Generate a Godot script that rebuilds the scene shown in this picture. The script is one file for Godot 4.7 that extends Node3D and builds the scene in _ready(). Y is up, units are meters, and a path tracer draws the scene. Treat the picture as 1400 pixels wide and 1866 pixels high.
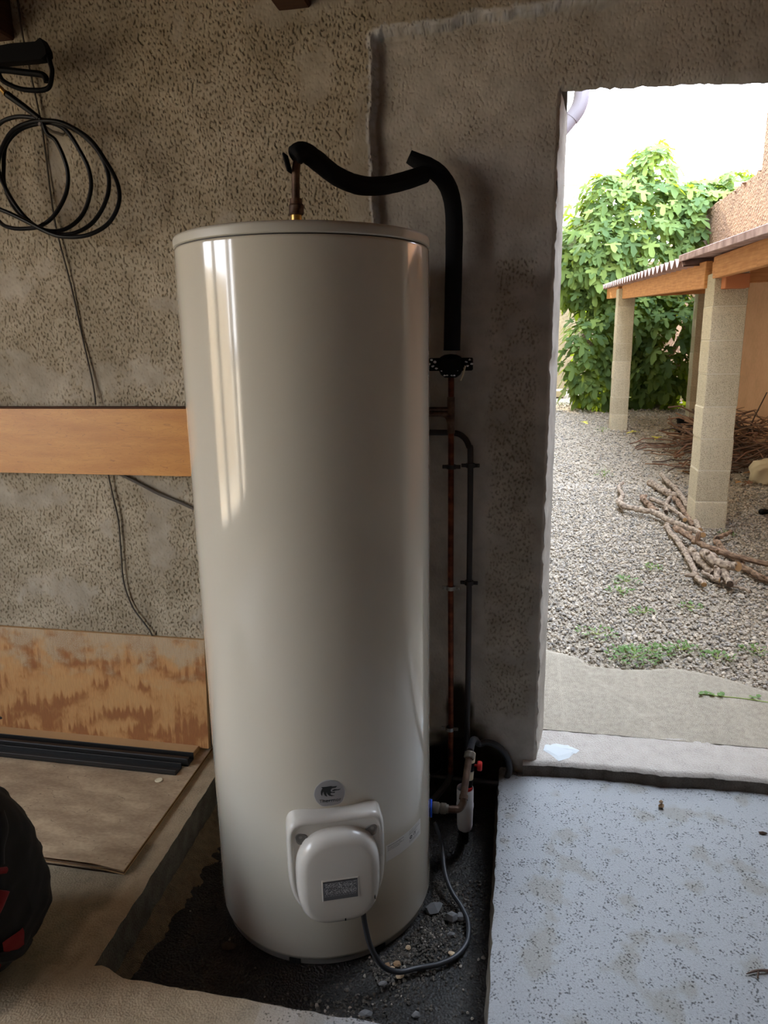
extends Node3D

# ---------------------------------------------------------------- mesh builder
class MB:
	var v := PackedVector3Array()
	var uv := PackedVector2Array()
	var c := PackedColorArray()
	var ix := PackedInt32Array()
	var o := Vector3.ZERO      # subtracted from every vertex, so that a part is local to its thing
	var col := Color.WHITE
	func _init(origin := Vector3.ZERO) -> void:
		o = origin
	func vert(p: Vector3, t := Vector2.ZERO) -> int:
		v.append(p - o); uv.append(t); c.append(col)
		return v.size() - 1
	func tri(a: int, b: int, d: int) -> void:      # counter-clockwise from outside
		ix.append(a); ix.append(d); ix.append(b)
	func quad(a: int, b: int, d: int, e: int) -> void:
		tri(a, b, d); tri(a, d, e)
	func ftri(p: Vector3, q: Vector3, r: Vector3) -> void:
		tri(vert(p), vert(q), vert(r))
	func fquad(p: Vector3, q: Vector3, r: Vector3, s: Vector3, t0 := Vector2.ZERO, t1 := Vector2(1, 0), t2 := Vector2(1, 1), t3 := Vector2(0, 1)) -> void:
		quad(vert(p, t0), vert(q, t1), vert(r, t2), vert(s, t3))
	func poly(pts: Array) -> void:                 # flat convex face, counter-clockwise
		var f := []
		for p in pts: f.append(vert(p))
		for i in range(1, f.size() - 1): tri(f[0], f[i], f[i + 1])
	func box(at: Vector3, size: Vector3, bev := 0.0, turn := Basis()) -> void:
		var h := size * 0.5
		var b := minf(bev, minf(h.x, minf(h.y, h.z)) * 0.9)
		if b <= 0.0: b = minf(h.x, minf(h.y, h.z)) * 0.02
		var P := func(sx: float, sy: float, sz: float, ax: int) -> Vector3:
			var q := Vector3(h.x - (0.0 if ax == 0 else b), h.y - (0.0 if ax == 1 else b), h.z - (0.0 if ax == 2 else b))
			return at + turn * Vector3(q.x * sx, q.y * sy, q.z * sz)
		for s in [-1.0, 1.0]:
			var fx := [P.call(s, -1, -1, 0), P.call(s, 1, -1, 0), P.call(s, 1, 1, 0), P.call(s, -1, 1, 0)]
			var fy := [P.call(-1, s, -1, 1), P.call(-1, s, 1, 1), P.call(1, s, 1, 1), P.call(1, s, -1, 1)]
			var fz := [P.call(-1, -1, s, 2), P.call(1, -1, s, 2), P.call(1, 1, s, 2), P.call(-1, 1, s, 2)]
			for f in [fx, fy, fz]:
				if s < 0: f.reverse()
				poly(f)
		for s in [-1.0, 1.0]:
			for t in [-1.0, 1.0]:
				var ex := [P.call(-1, s, t, 1), P.call(1, s, t, 1), P.call(1, s, t, 2), P.call(-1, s, t, 2)]
				var ey := [P.call(s, -1, t, 2), P.call(s, 1, t, 2), P.call(s, 1, t, 0), P.call(s, -1, t, 0)]
				var ez := [P.call(s, t, -1, 0), P.call(s, t, 1, 0), P.call(s, t, 1, 1), P.call(s, t, -1, 1)]
				for f in [ex, ey, ez]:
					if s * t > 0: f.reverse()
					poly(f)
		for s in [-1.0, 1.0]:
			for t in [-1.0, 1.0]:
				for w in [-1.0, 1.0]:
					var f := [P.call(s, t, w, 0), P.call(s, t, w, 1), P.call(s, t, w, 2)]
					if s * t * w < 0: f.reverse()
					poly(f)
	func tube(pts: Array, r, sides := 10, cap := true) -> void:
		var n := pts.size()
		var t0: Vector3 = (pts[1] - pts[0]).normalized()
		var u := t0.cross(Vector3.UP if absf(t0.y) < 0.9 else Vector3.RIGHT).normalized()
		var rows := []
		var run := 0.0
		for i in n:
			var t: Vector3 = (pts[mini(i + 1, n - 1)] - pts[maxi(i - 1, 0)]).normalized()
			u = (u - t * u.dot(t)).normalized()
			var w := t.cross(u)
			var rad: float = r[i] if r is Array else r
			if i > 0: run += (pts[i] - pts[i - 1]).length()
			var row := []
			for k in sides + 1:
				var a := TAU * k / sides
				row.append(vert(pts[i] + (u * cos(a) + w * sin(a)) * rad, Vector2(float(k) / sides, run)))
			rows.append(row)
			if cap and (i == 0 or i == n - 1):
				var m := vert(pts[i])
				var rim := []
				for k in sides: rim.append(vert(pts[i] + (u * cos(TAU * k / sides) + w * sin(TAU * k / sides)) * rad))
				for k in sides:
					if i == 0: tri(m, rim[(k + 1) % sides], rim[k])
					else: tri(m, rim[k], rim[(k + 1) % sides])
		for i in n - 1:
			for k in sides: quad(rows[i][k], rows[i][k + 1], rows[i + 1][k + 1], rows[i + 1][k])
	func lathe(prof: Array, at: Vector3, axis := Vector3.UP, sides := 32) -> void:   # prof: [radius, height], going so that outside is on the left when walking up
		var ref := axis.cross(Vector3.FORWARD if absf(axis.dot(Vector3.FORWARD)) < 0.9 else Vector3.RIGHT).normalized()
		var w := axis.cross(ref)
		for i in prof.size() - 1:
			var a: Array = prof[i]
			var b: Array = prof[i + 1]
			var ra := []
			var rb := []
			for k in sides + 1:
				var d := ref * cos(TAU * k / sides) + w * sin(TAU * k / sides)
				ra.append(vert(at + d * a[0] + axis * a[1], Vector2(float(k) / sides, a[1])))
				rb.append(vert(at + d * b[0] + axis * b[1], Vector2(float(k) / sides, b[1])))
			for k in sides: quad(ra[k], ra[k + 1], rb[k + 1], rb[k])
	func lathe_smooth(prof: Array, at: Vector3, axis := Vector3.UP, sides := 32) -> void:
		var ref := axis.cross(Vector3.FORWARD if absf(axis.dot(Vector3.FORWARD)) < 0.9 else Vector3.RIGHT).normalized()
		var w := axis.cross(ref)
		var rows := []
		for a in prof:
			var row := []
			for k in sides + 1:
				var d := ref * cos(TAU * k / sides) + w * sin(TAU * k / sides)
				row.append(vert(at + d * a[0] + axis * a[1], Vector2(float(k) / sides, a[1])))
			rows.append(row)
		for i in prof.size() - 1:
			for k in sides: quad(rows[i][k], rows[i][k + 1], rows[i + 1][k + 1], rows[i + 1][k])
	func grid(nx: int, ny: int, f: Callable) -> void:   # f(i, j) -> [point, uv]; i right, j up, seen from the front
		var base := v.size()
		for j in ny + 1:
			for i in nx + 1:
				var q: Array = f.call(i, j)
				v.append(q[0] - o); uv.append(q[1]); c.append(q[2] if q.size() > 2 else Color.WHITE)
		for j in ny:
			for i in nx:
				var a := base + j * (nx + 1) + i
				quad(a, a + 1, a + nx + 2, a + nx + 1)
	func blob(at: Vector3, rad: Vector3, rng: RandomNumberGenerator, jit := 0.2, turn := Basis()) -> void:   # a stone: a subdivided octahedron, flat faces
		var d := {}
		var P := func(q: Vector3) -> Vector3:
			var key := Vector3i((q * 100.0).round())
			if not d.has(key): d[key] = at + turn * (q.normalized() * rad * (1.0 + rng.randf_range(-jit, jit)))
			return d[key]
		for sx in [-1.0, 1.0]:
			for sy in [-1.0, 1.0]:
				for sz in [-1.0, 1.0]:
					var A := Vector3(sx, 0, 0)
					var B := Vector3(0, sy, 0)
					var C := Vector3(0, 0, sz)
					if sx * sy * sz < 0:
						var t := B
						B = C
						C = t
					var ab := (A + B).normalized()
					var bc := (B + C).normalized()
					var ca := (C + A).normalized()
					for f in [[A, ab, ca], [ab, B, bc], [ca, bc, C], [ab, bc, ca]]:
						ftri(P.call(f[0]), P.call(f[1]), P.call(f[2]))
	func mesh(with_color := false) -> ArrayMesh:
		var nn := PackedVector3Array()
		nn.resize(v.size())
		for i in range(0, ix.size(), 3):
			var a := ix[i]
			var b := ix[i + 1]
			var d := ix[i + 2]
			var m := (v[d] - v[a]).cross(v[b] - v[a])
			nn[a] += m
			nn[b] += m
			nn[d] += m
		for i in nn.size():
			nn[i] = nn[i].normalized() if nn[i].length_squared() > 1e-24 else Vector3.UP
		var arr := []
		arr.resize(Mesh.ARRAY_MAX)
		arr[Mesh.ARRAY_VERTEX] = v
		arr[Mesh.ARRAY_NORMAL] = nn
		arr[Mesh.ARRAY_TEX_UV] = uv
		if with_color: arr[Mesh.ARRAY_COLOR] = c
		arr[Mesh.ARRAY_INDEX] = ix
		var am := ArrayMesh.new()
		am.add_surface_from_arrays(Mesh.PRIMITIVE_TRIANGLES, arr)
		return am

# ---------------------------------------------------------------- helpers
var taken := {}
var rng := RandomNumberGenerator.new()

func numbered(called: String, parent: Node) -> String:
	var key := str(parent.get_instance_id()) + called
	var n: int = taken.get(key, 0)
	taken[key] = n + 1
	return called if n == 0 else "%s_%03d" % [called, n]

func put(called: String, mesh: Mesh, mat: Material, parent: Node = self) -> MeshInstance3D:
	var m := MeshInstance3D.new()
	m.mesh = mesh
	m.material_override = mat
	m.name = numbered(called, parent)
	parent.add_child(m, true)
	return m

func obj(called: String, mb: MB, mat: Material, parent: Node = self, color := false) -> MeshInstance3D:
	return put(called, mb.mesh(color), mat, parent)

func thing(called: String, label: String, category: String, at := Vector3.ZERO, group := "") -> Node3D:
	var n := Node3D.new()
	n.name = numbered(called, self)
	add_child(n, true)
	n.position = at
	return tag(n, label, category, group)

func tag(n: Node3D, label: String, category: String, group := "") -> Node3D:
	n.set_meta("label", label)
	n.set_meta("category", category)
	if group: n.set_meta("group", group)
	return n

func struct(n: Node3D, label := "", category := "") -> Node3D:
	n.set_meta("kind", "structure")
	if label: n.set_meta("label", label)
	if category: n.set_meta("category", category)
	return n

func V(a: Array) -> Array:
	var r := []
	for p in a: r.append(Vector3(p[0], p[1], p[2]))
	return r

func curve(p: Array, per := 6) -> Array:        # Catmull-Rom through the points
	var r := []
	for i in p.size() - 1:
		var a: Vector3 = p[maxi(i - 1, 0)]
		var b: Vector3 = p[i]
		var c: Vector3 = p[i + 1]
		var d: Vector3 = p[mini(i + 2, p.size() - 1)]
		for k in per:
			r.append(b.cubic_interpolate(c, a, d, float(k) / per))
	r.append(p[p.size() - 1])
	return r

func noise(freq: float, sd: int, oct := 3, kind := FastNoiseLite.TYPE_SIMPLEX_SMOOTH) -> FastNoiseLite:
	var n := FastNoiseLite.new()
	n.noise_type = kind
	n.seed = sd
	n.frequency = freq
	n.fractal_type = FastNoiseLite.FRACTAL_FBM if oct > 1 else FastNoiseLite.FRACTAL_NONE
	n.fractal_octaves = oct
	return n

func bytes(n: FastNoiseLite, w: int, h: int, tile := true) -> PackedByteArray:
	var im: Image = n.get_seamless_image(w, h, false, false, 0.12) if tile else n.get_image(w, h, false, false)
	im.convert(Image.FORMAT_L8)
	return im.get_data()

func mat(c: Color, rough := 0.8, metal := 0.0, spec := 0.5) -> StandardMaterial3D:
	var m := StandardMaterial3D.new()
	m.albedo_color = c
	m.roughness = rough
	m.metallic = metal
	m.metallic_specular = spec
	return m

func tex(im: Image) -> ImageTexture:
	return ImageTexture.create_from_image(im)

func surf(color: Image, height: Image, relief_cm: float, rough := 0.9, scale := 0.0, world := true) -> StandardMaterial3D:
	var m := mat(Color.WHITE, rough)
	if color: m.albedo_texture = tex(color)
	if height:
		m.heightmap_enabled = true
		m.heightmap_texture = tex(height)
		m.heightmap_scale = relief_cm
	if scale > 0.0:
		m.uv1_triplanar = true
		m.uv1_world_triplanar = world
		m.uv1_scale = Vector3.ONE * scale
	return m

func ramp_image(w: int, h: int, cols: Array, noises: Array, weights: Array, contrast := 1.0) -> Image:
	# a sum of noises looked up in a list of sRGB colours
	var look := PackedByteArray()
	for i in 256:
		var t := clampf((i / 255.0 - 0.5) * contrast + 0.5, 0.0, 1.0) * (cols.size() - 1)
		var k := mini(int(t), cols.size() - 2)
		var c: Color = (cols[k] as Color).lerp(cols[k + 1], t - k)
		look.append(int(c.r * 255)); look.append(int(c.g * 255)); look.append(int(c.b * 255))
	var data := PackedByteArray()
	data.resize(w * h * 3)
	var a: PackedByteArray = noises[0]
	var b: PackedByteArray = noises[1] if noises.size() > 1 else noises[0]
	var c2: PackedByteArray = noises[2] if noises.size() > 2 else noises[0]
	var wa: float = weights[0]
	var wb: float = weights[1] if noises.size() > 1 else 0.0
	var wc: float = weights[2] if noises.size() > 2 else 0.0
	for i in w * h:
		var q := clampi(int(a[i] * wa + b[i] * wb + c2[i] * wc), 0, 255) * 3
		data[i * 3] = look[q]
		data[i * 3 + 1] = look[q + 1]
		data[i * 3 + 2] = look[q + 2]
	return Image.create_from_data(w, h, false, Image.FORMAT_RGB8, data)

func gray(w: int, h: int, d: PackedByteArray) -> Image:
	return Image.create_from_data(w, h, false, Image.FORMAT_L8, d)

func C(r: float, g: float, b: float) -> Color:
	return Color(r / 255.0, g / 255.0, b / 255.0)

# ---------------------------------------------------------------- measures
const WALL_Z := -2.14
const OUT_Z := -2.36
const AX := Vector3(-0.524, -0.145, -1.714)    # foot of the water heater
const R0 := 0.2975
var n_edge := FastNoiseLite.new()
var M := {}

func gy(z: float) -> float:                     # the yard climbs gently away from the garage
	return 0.048 + 0.041 * (-z - 2.4)

func _ready() -> void:
	rng.seed = 7
	camera_and_light()
	n_edge = noise(1.0, 5, 3)
	materials()
	room()
	yard_shell()
	heater()
	plumbing()
	left_side()
	pit_things()
	yard_things()
	tree()

func camera_and_light() -> void:
	var cam := Camera3D.new()
	cam.name = "camera"
	cam.fov = rad_to_deg(2.0 * atan(933.0 / 1294.0))
	cam.near = 0.05
	cam.far = 200.0
	cam.basis = Basis(Vector3.UP, deg_to_rad(11.2)) * Basis(Vector3.RIGHT, deg_to_rad(-13.2)) * Basis(Vector3.BACK, deg_to_rad(-0.92))
	cam.position = Vector3(0, 1.385, 0)
	add_child(cam)
	cam.current = true
	var sky := Sky.new()
	var sm := ProceduralSkyMaterial.new()
	sm.sky_top_color = Color(0.88, 0.93, 1.0)
	sm.sky_horizon_color = Color(0.99, 0.99, 1.0)
	sm.sky_curve = 0.25
	sm.sky_energy_multiplier = 3.0
	sm.ground_horizon_color = Color(0.6, 0.57, 0.52)
	sm.ground_bottom_color = Color(0.45, 0.42, 0.38)
	sky.sky_material = sm
	var env := Environment.new()
	env.background_mode = Environment.BG_SKY
	env.sky = sky
	env.ambient_light_source = Environment.AMBIENT_SOURCE_SKY
	env.tonemap_mode = Environment.TONE_MAPPER_LINEAR
	env.tonemap_exposure = 1.25
	env.sdfgi_enabled = true
	env.ssao_enabled = true
	env.ssil_enabled = true
	var we := WorldEnvironment.new()
	we.name = "world_environment"
	we.environment = env
	add_child(we)
	var sun := DirectionalLight3D.new()
	sun.name = "sun"
	sun.sky_mode = DirectionalLight3D.SKY_MODE_LIGHT_ONLY
	sun.light_color = Color(1.0, 0.93, 0.8)
	sun.light_energy = 2.4
	sun.light_angular_distance = 0.6
	sun.shadow_enabled = true
	var d := Vector3(0.45, -tan(deg_to_rad(42.0)), 0.893).normalized()
	sun.basis = Basis.looking_at(d, Vector3.UP)
	sun.position = Vector3(-10, 12, -10)
	add_child(sun)

# ---------------------------------------------------------------- materials
func materials() -> void:
	# floor: pitted pale screed
	var s := 1024
	var f1 := bytes(noise(0.17, 11, 3), s, s)
	var f2 := bytes(noise(0.008, 12, 5), s, s)
	var f3 := bytes(noise(0.35, 13, 1), s, s)
	var f4 := bytes(noise(0.03, 14, 3), s, s)
	var hd := PackedByteArray()
	hd.resize(s * s)
	var cd := PackedByteArray()
	cd.resize(s * s * 3)
	for i in s * s:
		var a := f1[i]
		var b := f2[i]
		var pit := clampi((76 + (f4[i] - 128) * 5 / 11 - a) * 7, 0, 255)
		var h := 170 + (f3[i] - 128) / 5 + (b - 128) / 5 - pit * 130 / 255
		hd[i] = clampi(h, 0, 255)
		var worn := clampi((b - 150) * 6, 0, 255)
		var t := 222 - worn * 16 / 255 - pit * 100 / 255 + (f3[i] - 128) / 9 + (a - 128) / 14
		cd[i * 3] = clampi(t, 0, 255)
		cd[i * 3 + 1] = clampi(t - worn * 4 / 255, 0, 255)
		cd[i * 3 + 2] = clampi(t - worn * 12 / 255, 0, 255)
	var floor_c := Image.create_from_data(s, s, false, Image.FORMAT_RGB8, cd)
	M.floor = surf(floor_c, gray(s, s, hd), 0.45, 0.9, 0.7)
	M.floor.vertex_color_use_as_albedo = true
	# concrete, smooth and dusty
	s = 512
	var c1 := bytes(noise(0.02, 21, 5), s, s)
	var c2 := bytes(noise(0.2, 22, 2), s, s)
	var conc := ramp_image(s, s, [C(120, 112, 102), C(158, 150, 138), C(186, 178, 166), C(206, 200, 190)], [c1, c2], [0.65, 0.35], 1.3)
	M.concrete = surf(conc, gray(s, s, c2), 0.2, 0.9, 1.3)
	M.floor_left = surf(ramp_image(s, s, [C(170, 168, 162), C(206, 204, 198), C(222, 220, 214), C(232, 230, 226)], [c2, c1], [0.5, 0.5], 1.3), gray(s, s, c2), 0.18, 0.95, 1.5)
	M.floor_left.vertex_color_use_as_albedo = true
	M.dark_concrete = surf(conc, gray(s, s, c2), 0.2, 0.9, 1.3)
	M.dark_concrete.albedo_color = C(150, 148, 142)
	M.apron = surf(ramp_image(s, s, [C(110, 102, 90), C(164, 154, 138), C(180, 170, 153), C(198, 189, 173)], [c2, c1], [0.75, 0.25], 1.4), gray(s, s, c2), 0.5, 0.95, 3.2)
	M.sill = surf(ramp_image(s, s, [C(128, 122, 115), C(166, 158, 149), C(176, 169, 160), C(186, 180, 172)], [c1, c2], [0.4, 0.6], 1.0), gray(s, s, c2), 0.25, 0.9, 1.4)
	M.sill_face_shade = surf(conc, gray(s, s, c2), 0.3, 0.9, 1.4)
	M.sill_face_shade.albedo_color = C(140, 137, 136)  # darker tint puts the shade of the inward-facing riser into its colour
	M.mortar = surf(ramp_image(s, s, [C(92, 78, 60), C(132, 114, 90), C(160, 140, 112)], [c2, c1], [0.5, 0.5], 1.3), gray(s, s, c2), 0.6, 0.95, 3.0)
	M.stone_grey = surf(conc, gray(s, s, c2), 0.4, 0.95, 6.0, false)
	# pit: damp tar and soot
	var t1 := bytes(noise(0.012, 31, 5), s, s)
	var t2 := bytes(noise(0.15, 32, 3), s, s)
	M.tar = surf(ramp_image(s, s, [C(18, 16, 14), C(28, 26, 23), C(42, 39, 35), C(80, 75, 68)], [t1, t2], [0.6, 0.4], 1.4), gray(s, s, t2), 0.5, 0.62, 1.6)
	M.soot = surf(ramp_image(s, s, [C(30, 29, 29), C(46, 44, 43), C(64, 61, 58)], [t1, t2], [0.5, 0.5], 1.3), gray(s, s, t2), 0.5, 0.9, 2.5)
	M.grit = mat(C(96, 92, 86), 0.95)
	M.grit.vertex_color_use_as_albedo = true
	# gravel bed
	s = 1024
	var g1 := bytes(noise(0.11, 41, 2, FastNoiseLite.TYPE_CELLULAR), s, s)
	var g2 := bytes(noise(0.01, 42, 4), s, s)
	var g3 := bytes(noise(0.3, 43, 1), s, s)
	M.gravel = surf(ramp_image(s, s, [C(96, 88, 77), C(150, 139, 124), C(180, 169, 152), C(208, 197, 179)], [g1, g3, g2], [0.35, 0.35, 0.3], 1.5), gray(s, s, g1), 1.2, 0.95, 0.9)
	M.pebble = mat(Color.WHITE, 0.92)
	M.pebble.vertex_color_use_as_albedo = true
	# carport blocks
	s = 512
	var b1 := bytes(noise(0.085, 51, 2), s, s)
	var b2 := bytes(noise(0.02, 52, 3), s, s)
	for k in 3:
		var sh := k * 6
		M["block%d" % k] = surf(ramp_image(s, s, [C(140 - sh, 128 - sh, 106 - sh), C(204 - sh, 191 - sh, 164 - sh), C(222 - sh, 209 - sh, 182 - sh), C(228, 217, 192)], [b1, b2], [0.75, 0.25], 1.15), gray(s, s, b1), 0.5, 0.95, 2.4, false)
	M.joint = mat(C(214, 204, 184), 0.95)
	# yard render with dragged trowel marks
	var r1 := bytes(noise(0.045, 61, 4), s, s)
	var r2 := bytes(noise(0.006, 62, 4), s, s)
	M.render = surf(ramp_image(s, s, [C(98, 76, 60), C(130, 101, 80), C(148, 118, 95)], [r1, r2], [0.5, 0.5], 1.3), gray(s, s, r1), 2.5, 0.95, 0.9)
	M.peach = surf(ramp_image(s, s, [C(206, 160, 124), C(220, 172, 134), C(228, 182, 144)], [r2, r1], [0.6, 0.4], 1.0), gray(s, s, r1), 0.3, 0.95, 0.7)
	M.back_wall = surf(ramp_image(s, s, [C(138, 126, 102), C(156, 144, 118), C(168, 156, 130)], [r2, r1], [0.7, 0.3], 1.2), gray(s, s, r1), 0.8, 0.95, 0.6)
	M.far_wall = mat(C(172, 167, 164), 0.9)
	# timber
	var w1n := noise(0.03, 71, 4)
	var grain := Image.create(512, 256, false, Image.FORMAT_RGB8)
	for y in 256:
		for x in 512:
			var q := w1n.get_noise_2d(x * 0.12, y * 3.2) * 0.5 + 0.5
			var k2 := w1n.get_noise_2d(x * 0.5 + 900.0, y * 1.2) * 0.5 + 0.5
			grain.set_pixel(x, y, C(176, 110, 58).lerp(C(226, 166, 104), clampf(q * 0.8 + k2 * 0.35, 0, 1)))
	M.timber = mat(Color.WHITE, 0.75)
	M.timber.albedo_texture = tex(grain)
	M.timber.uv1_triplanar = true
	M.timber.uv1_scale = Vector3(1.2, 2.4, 1.2)
	M.old_beam = mat(C(92, 82, 74), 0.9)
	M.old_beam.albedo_texture = tex(grain)
	M.old_beam.uv1_triplanar = true
	M.old_beam.uv1_scale = Vector3(2, 3, 2)
	M.ceiling = mat(C(170, 150, 132), 0.9)
	M.ceiling.albedo_texture = tex(grain)
	M.ceiling.uv1_triplanar = true
	# bark
	var k1 := noise(0.05, 81, 4)
	var bark := Image.create(256, 256, false, Image.FORMAT_RGB8)
	for y in 256:
		for x in 256:
			var a := TAU * x / 256.0
			var q := k1.get_noise_3d(cos(a) * 18, sin(a) * 18, y * 0.9) * 0.5 + 0.5
			var z := clampf((q - 0.5) * 2.4 + 0.55, 0, 1)
			bark.set_pixel(x, y, C(112, 96, 84).lerp(C(186, 168, 148), z))
	M.bark = mat(Color.WHITE, 0.9)
	M.bark.albedo_texture = tex(bark)
	M.bark.uv1_scale = Vector3(1, 2.5, 1)
	M.bark_brown = mat(C(222, 204, 190), 0.9)
	M.bark_brown.albedo_texture = tex(bark)
	M.bark_brown.uv1_scale = Vector3(1, 2, 1)
	M.cut_wood = mat(C(176, 140, 98), 0.9)
	M.bark_dark = mat(C(120, 104, 92), 0.95)
	M.bark_dark.albedo_texture = tex(bark)
	M.twig = [mat(C(112, 84, 68), 0.85), mat(C(132, 96, 76), 0.85), mat(C(86, 68, 58), 0.85), mat(C(146, 116, 92), 0.85)]
	# leaves
	M.leaf = []
	for q in [C(74, 94, 54), C(88, 107, 60), C(62, 82, 50), C(104, 122, 66)]:
		var lm := mat(q, 0.8, 0.0, 0.3)
		lm.backlight_enabled = true
		lm.backlight = Color(0.5, 0.58, 0.12)
		M.leaf.append(lm)
	M.weed = mat(C(84, 116, 56), 0.7)
	M.weed.backlight_enabled = true
	M.weed.backlight = Color(0.4, 0.5, 0.15)
	M.weed_pale = mat(C(150, 170, 86), 0.7)
	M.dead_leaf = [mat(C(150, 100, 62), 0.85), mat(C(118, 80, 54), 0.85), mat(C(176, 132, 82), 0.85)]
	M.yellow_leaf = mat(C(206, 196, 84), 0.8)
	# metals and plastics
	M.enamel = mat(C(208, 203, 188), 0.12, 0.0, 0.5)
	M.enamel.clearcoat_enabled = true
	M.enamel.clearcoat = 0.5
	M.enamel.clearcoat_roughness = 0.06
	M.lid = mat(C(190, 187, 175), 0.4)
	M.seam = mat(C(60, 58, 54), 0.7)
	M.base_grey = mat(C(128, 127, 122), 0.6)
	M.cover = mat(C(206, 203, 195), 0.2)
	M.cover_dark = mat(C(120, 118, 114), 0.6)
	M.black_hole = mat(C(22, 22, 22), 0.7)
	M.badge = mat(C(150, 150, 152), 0.45)
	M.badge_rim = mat(C(196, 195, 192), 0.4)
	M.ink = mat(C(26, 30, 32), 0.6)
	M.copper = mat(C(128, 80, 58), 0.5, 0.7)
	M.copper.albedo_texture = tex(ramp_image(256, 256, [C(150, 120, 104), C(205, 172, 150), C(255, 225, 205)], [bytes(noise(0.03, 91, 4), 256, 256)], [1.0], 1.4))
	M.copper.uv1_triplanar = true
	M.copper.uv1_scale = Vector3.ONE * 4
	M.tarnish = M.copper.duplicate()
	M.tarnish.albedo_color = C(112, 104, 98)
	M.tarnish.metallic = 0.5
	M.tarnish.roughness = 0.5
	M.dark_pipe = mat(C(50, 46, 46), 0.5, 0.4)
	M.brass = mat(C(196, 158, 92), 0.35, 0.9)
	M.steel = mat(C(150, 148, 142), 0.4, 0.9)
	M.nut = mat(C(112, 106, 96), 0.5, 0.5)
	M.foam = mat(C(26, 27, 29), 0.85, 0.0, 0.25)
	M.black_plastic = mat(C(12, 12, 13), 0.6, 0.0, 0.2)
	M.rubber = mat(C(11, 11, 12), 0.4, 0.0, 0.3)
	M.cable = mat(C(52, 54, 58), 0.45)
	M.cable_grey = mat(C(88, 82, 74), 0.7)
	M.white_plastic = mat(C(205, 206, 210), 0.45)
	M.red_plastic = mat(C(200, 40, 40), 0.45)
	M.blue_plastic = mat(C(30, 84, 214), 0.4)
	M.cream = mat(C(216, 206, 176), 0.6)
	M.rail = mat(C(34, 33, 32), 0.45, 0.2)
	M.bag = mat(C(15, 15, 17), 0.9)
	M.bag_red = mat(C(120, 20, 26), 0.85)
	M.gutter = mat(C(112, 108, 116), 0.6)
	M.sheet = surf(ramp_image(256, 256, [C(138, 112, 106), C(172, 144, 137), C(190, 164, 156)], [bytes(noise(0.02, 93, 4), 256, 256)], [1.0], 1.3), null, 0, 0.9, 1.2)
	M.paver = mat(C(206, 190, 158), 0.9)
	M.inner_wall = mat(C(176, 167, 154), 0.95)
	M.outside = mat(C(206, 186, 156), 0.95)
	wood_panels()

func wood_panels() -> void:
	# varnished board: flame figure along the length
	var n1 := noise(0.006, 101, 3)
	var n2 := noise(0.05, 102, 3)
	var w := 1024
	var h := 256
	var im := Image.create(w, h, false, Image.FORMAT_RGB8)
	for y in h:
		for x in w:
			var q := n1.get_noise_2d(x * 0.55, y * 2.6)
			var ring := absf(fposmod(q * 5.0, 1.0) - 0.5) * 2.0
			var line := smoothstep(0.9, 1.0, ring)
			var fine := n2.get_noise_2d(x * 0.5, y * 7.0)
			var t := clampf(0.55 + q * 0.5 + fine * 0.28, 0, 1)
			var c := C(202, 134, 54).lerp(C(234, 175, 86), t)
			im.set_pixel(x, y, c.lerp(C(162, 100, 46), line * 0.5))
	M.board = mat(Color.WHITE, 0.4)
	M.board.albedo_color = C(226, 214, 196)
	M.board.albedo_texture = tex(im)
	# leaning plywood: water-stained, streaks run upwards
	w = 1024
	h = 512
	var n3 := noise(0.03, 103, 3)
	var n4 := noise(0.008, 104, 4)
	im = Image.create(w, h, false, Image.FORMAT_RGB8)
	for y in h:
		for x in w:
			var streak := n3.get_noise_2d(x * 1.6, y * 0.09)
			var big := n4.get_noise_2d(x * 0.7, y * 0.9 + streak * 28.0)
			var v := float(y) / h
			var tide := big * 0.8 + streak * 0.30 + 0.12 * sin(v * 9.0)
			var c := C(180, 132, 80).lerp(C(144, 92, 48), smoothstep(-0.10, 0.34, tide))
			c = c.lerp(C(188, 146, 96), 0.5 * smoothstep(0.2, 0.5, -tide + 0.12))
			var dust := smoothstep(0.42, 0.0, v + n4.get_noise_2d(x * 1.4 + 500, y * 1.4) * 0.35)
			var speck := n3.get_noise_2d(x * 9.0, y * 9.0)
			c = c.lerp(C(172, 154, 128), clampf(dust * (0.8 + speck * 0.9), 0, 1))
			c = c * (1.0 + 0.10 * n2.get_noise_2d(x * 9.0, y * 0.3))
			im.set_pixel(x, y, c)
	M.ply = mat(Color.WHITE, 0.8)
	M.ply.albedo_texture = tex(im)
	M.ply_edge = mat(C(186, 150, 104), 0.85)
	# plywood lying on the floor: grey and dirty
	w = 768
	h = 640
	im = Image.create(w, h, false, Image.FORMAT_RGB8)
	for y in h:
		for x in w:
			var a := n4.get_noise_2d(x * 0.9 + 2000, y * 1.6)
			var b := n3.get_noise_2d(x * 0.6, y * 0.9 + 700)
			var t := clampf(0.5 + a * 0.8 + b * 0.2 + 0.35 * n2.get_noise_2d(x * 1.6, y * 2.0), 0, 1)
			var c := C(142, 120, 95).lerp(C(180, 158, 128), t)
			if absf(a - 0.13) < 0.012 and b > 0.0: c = c.lerp(C(86, 70, 56), 0.5)
			im.set_pixel(x, y, c)
	M.floor_ply = mat(Color.WHITE, 0.85)
	M.floor_ply.albedo_texture = tex(im)

# ---------------------------------------------------------------- the garage
func edge_x(y: float) -> float:                 # broken edge of the thick plaster, left of the recess
	return -0.432 + 0.010 * n_edge.get_noise_1d(y * 6.0) + 0.005 * n_edge.get_noise_1d(y * 30.0 + 50.0)

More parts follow.
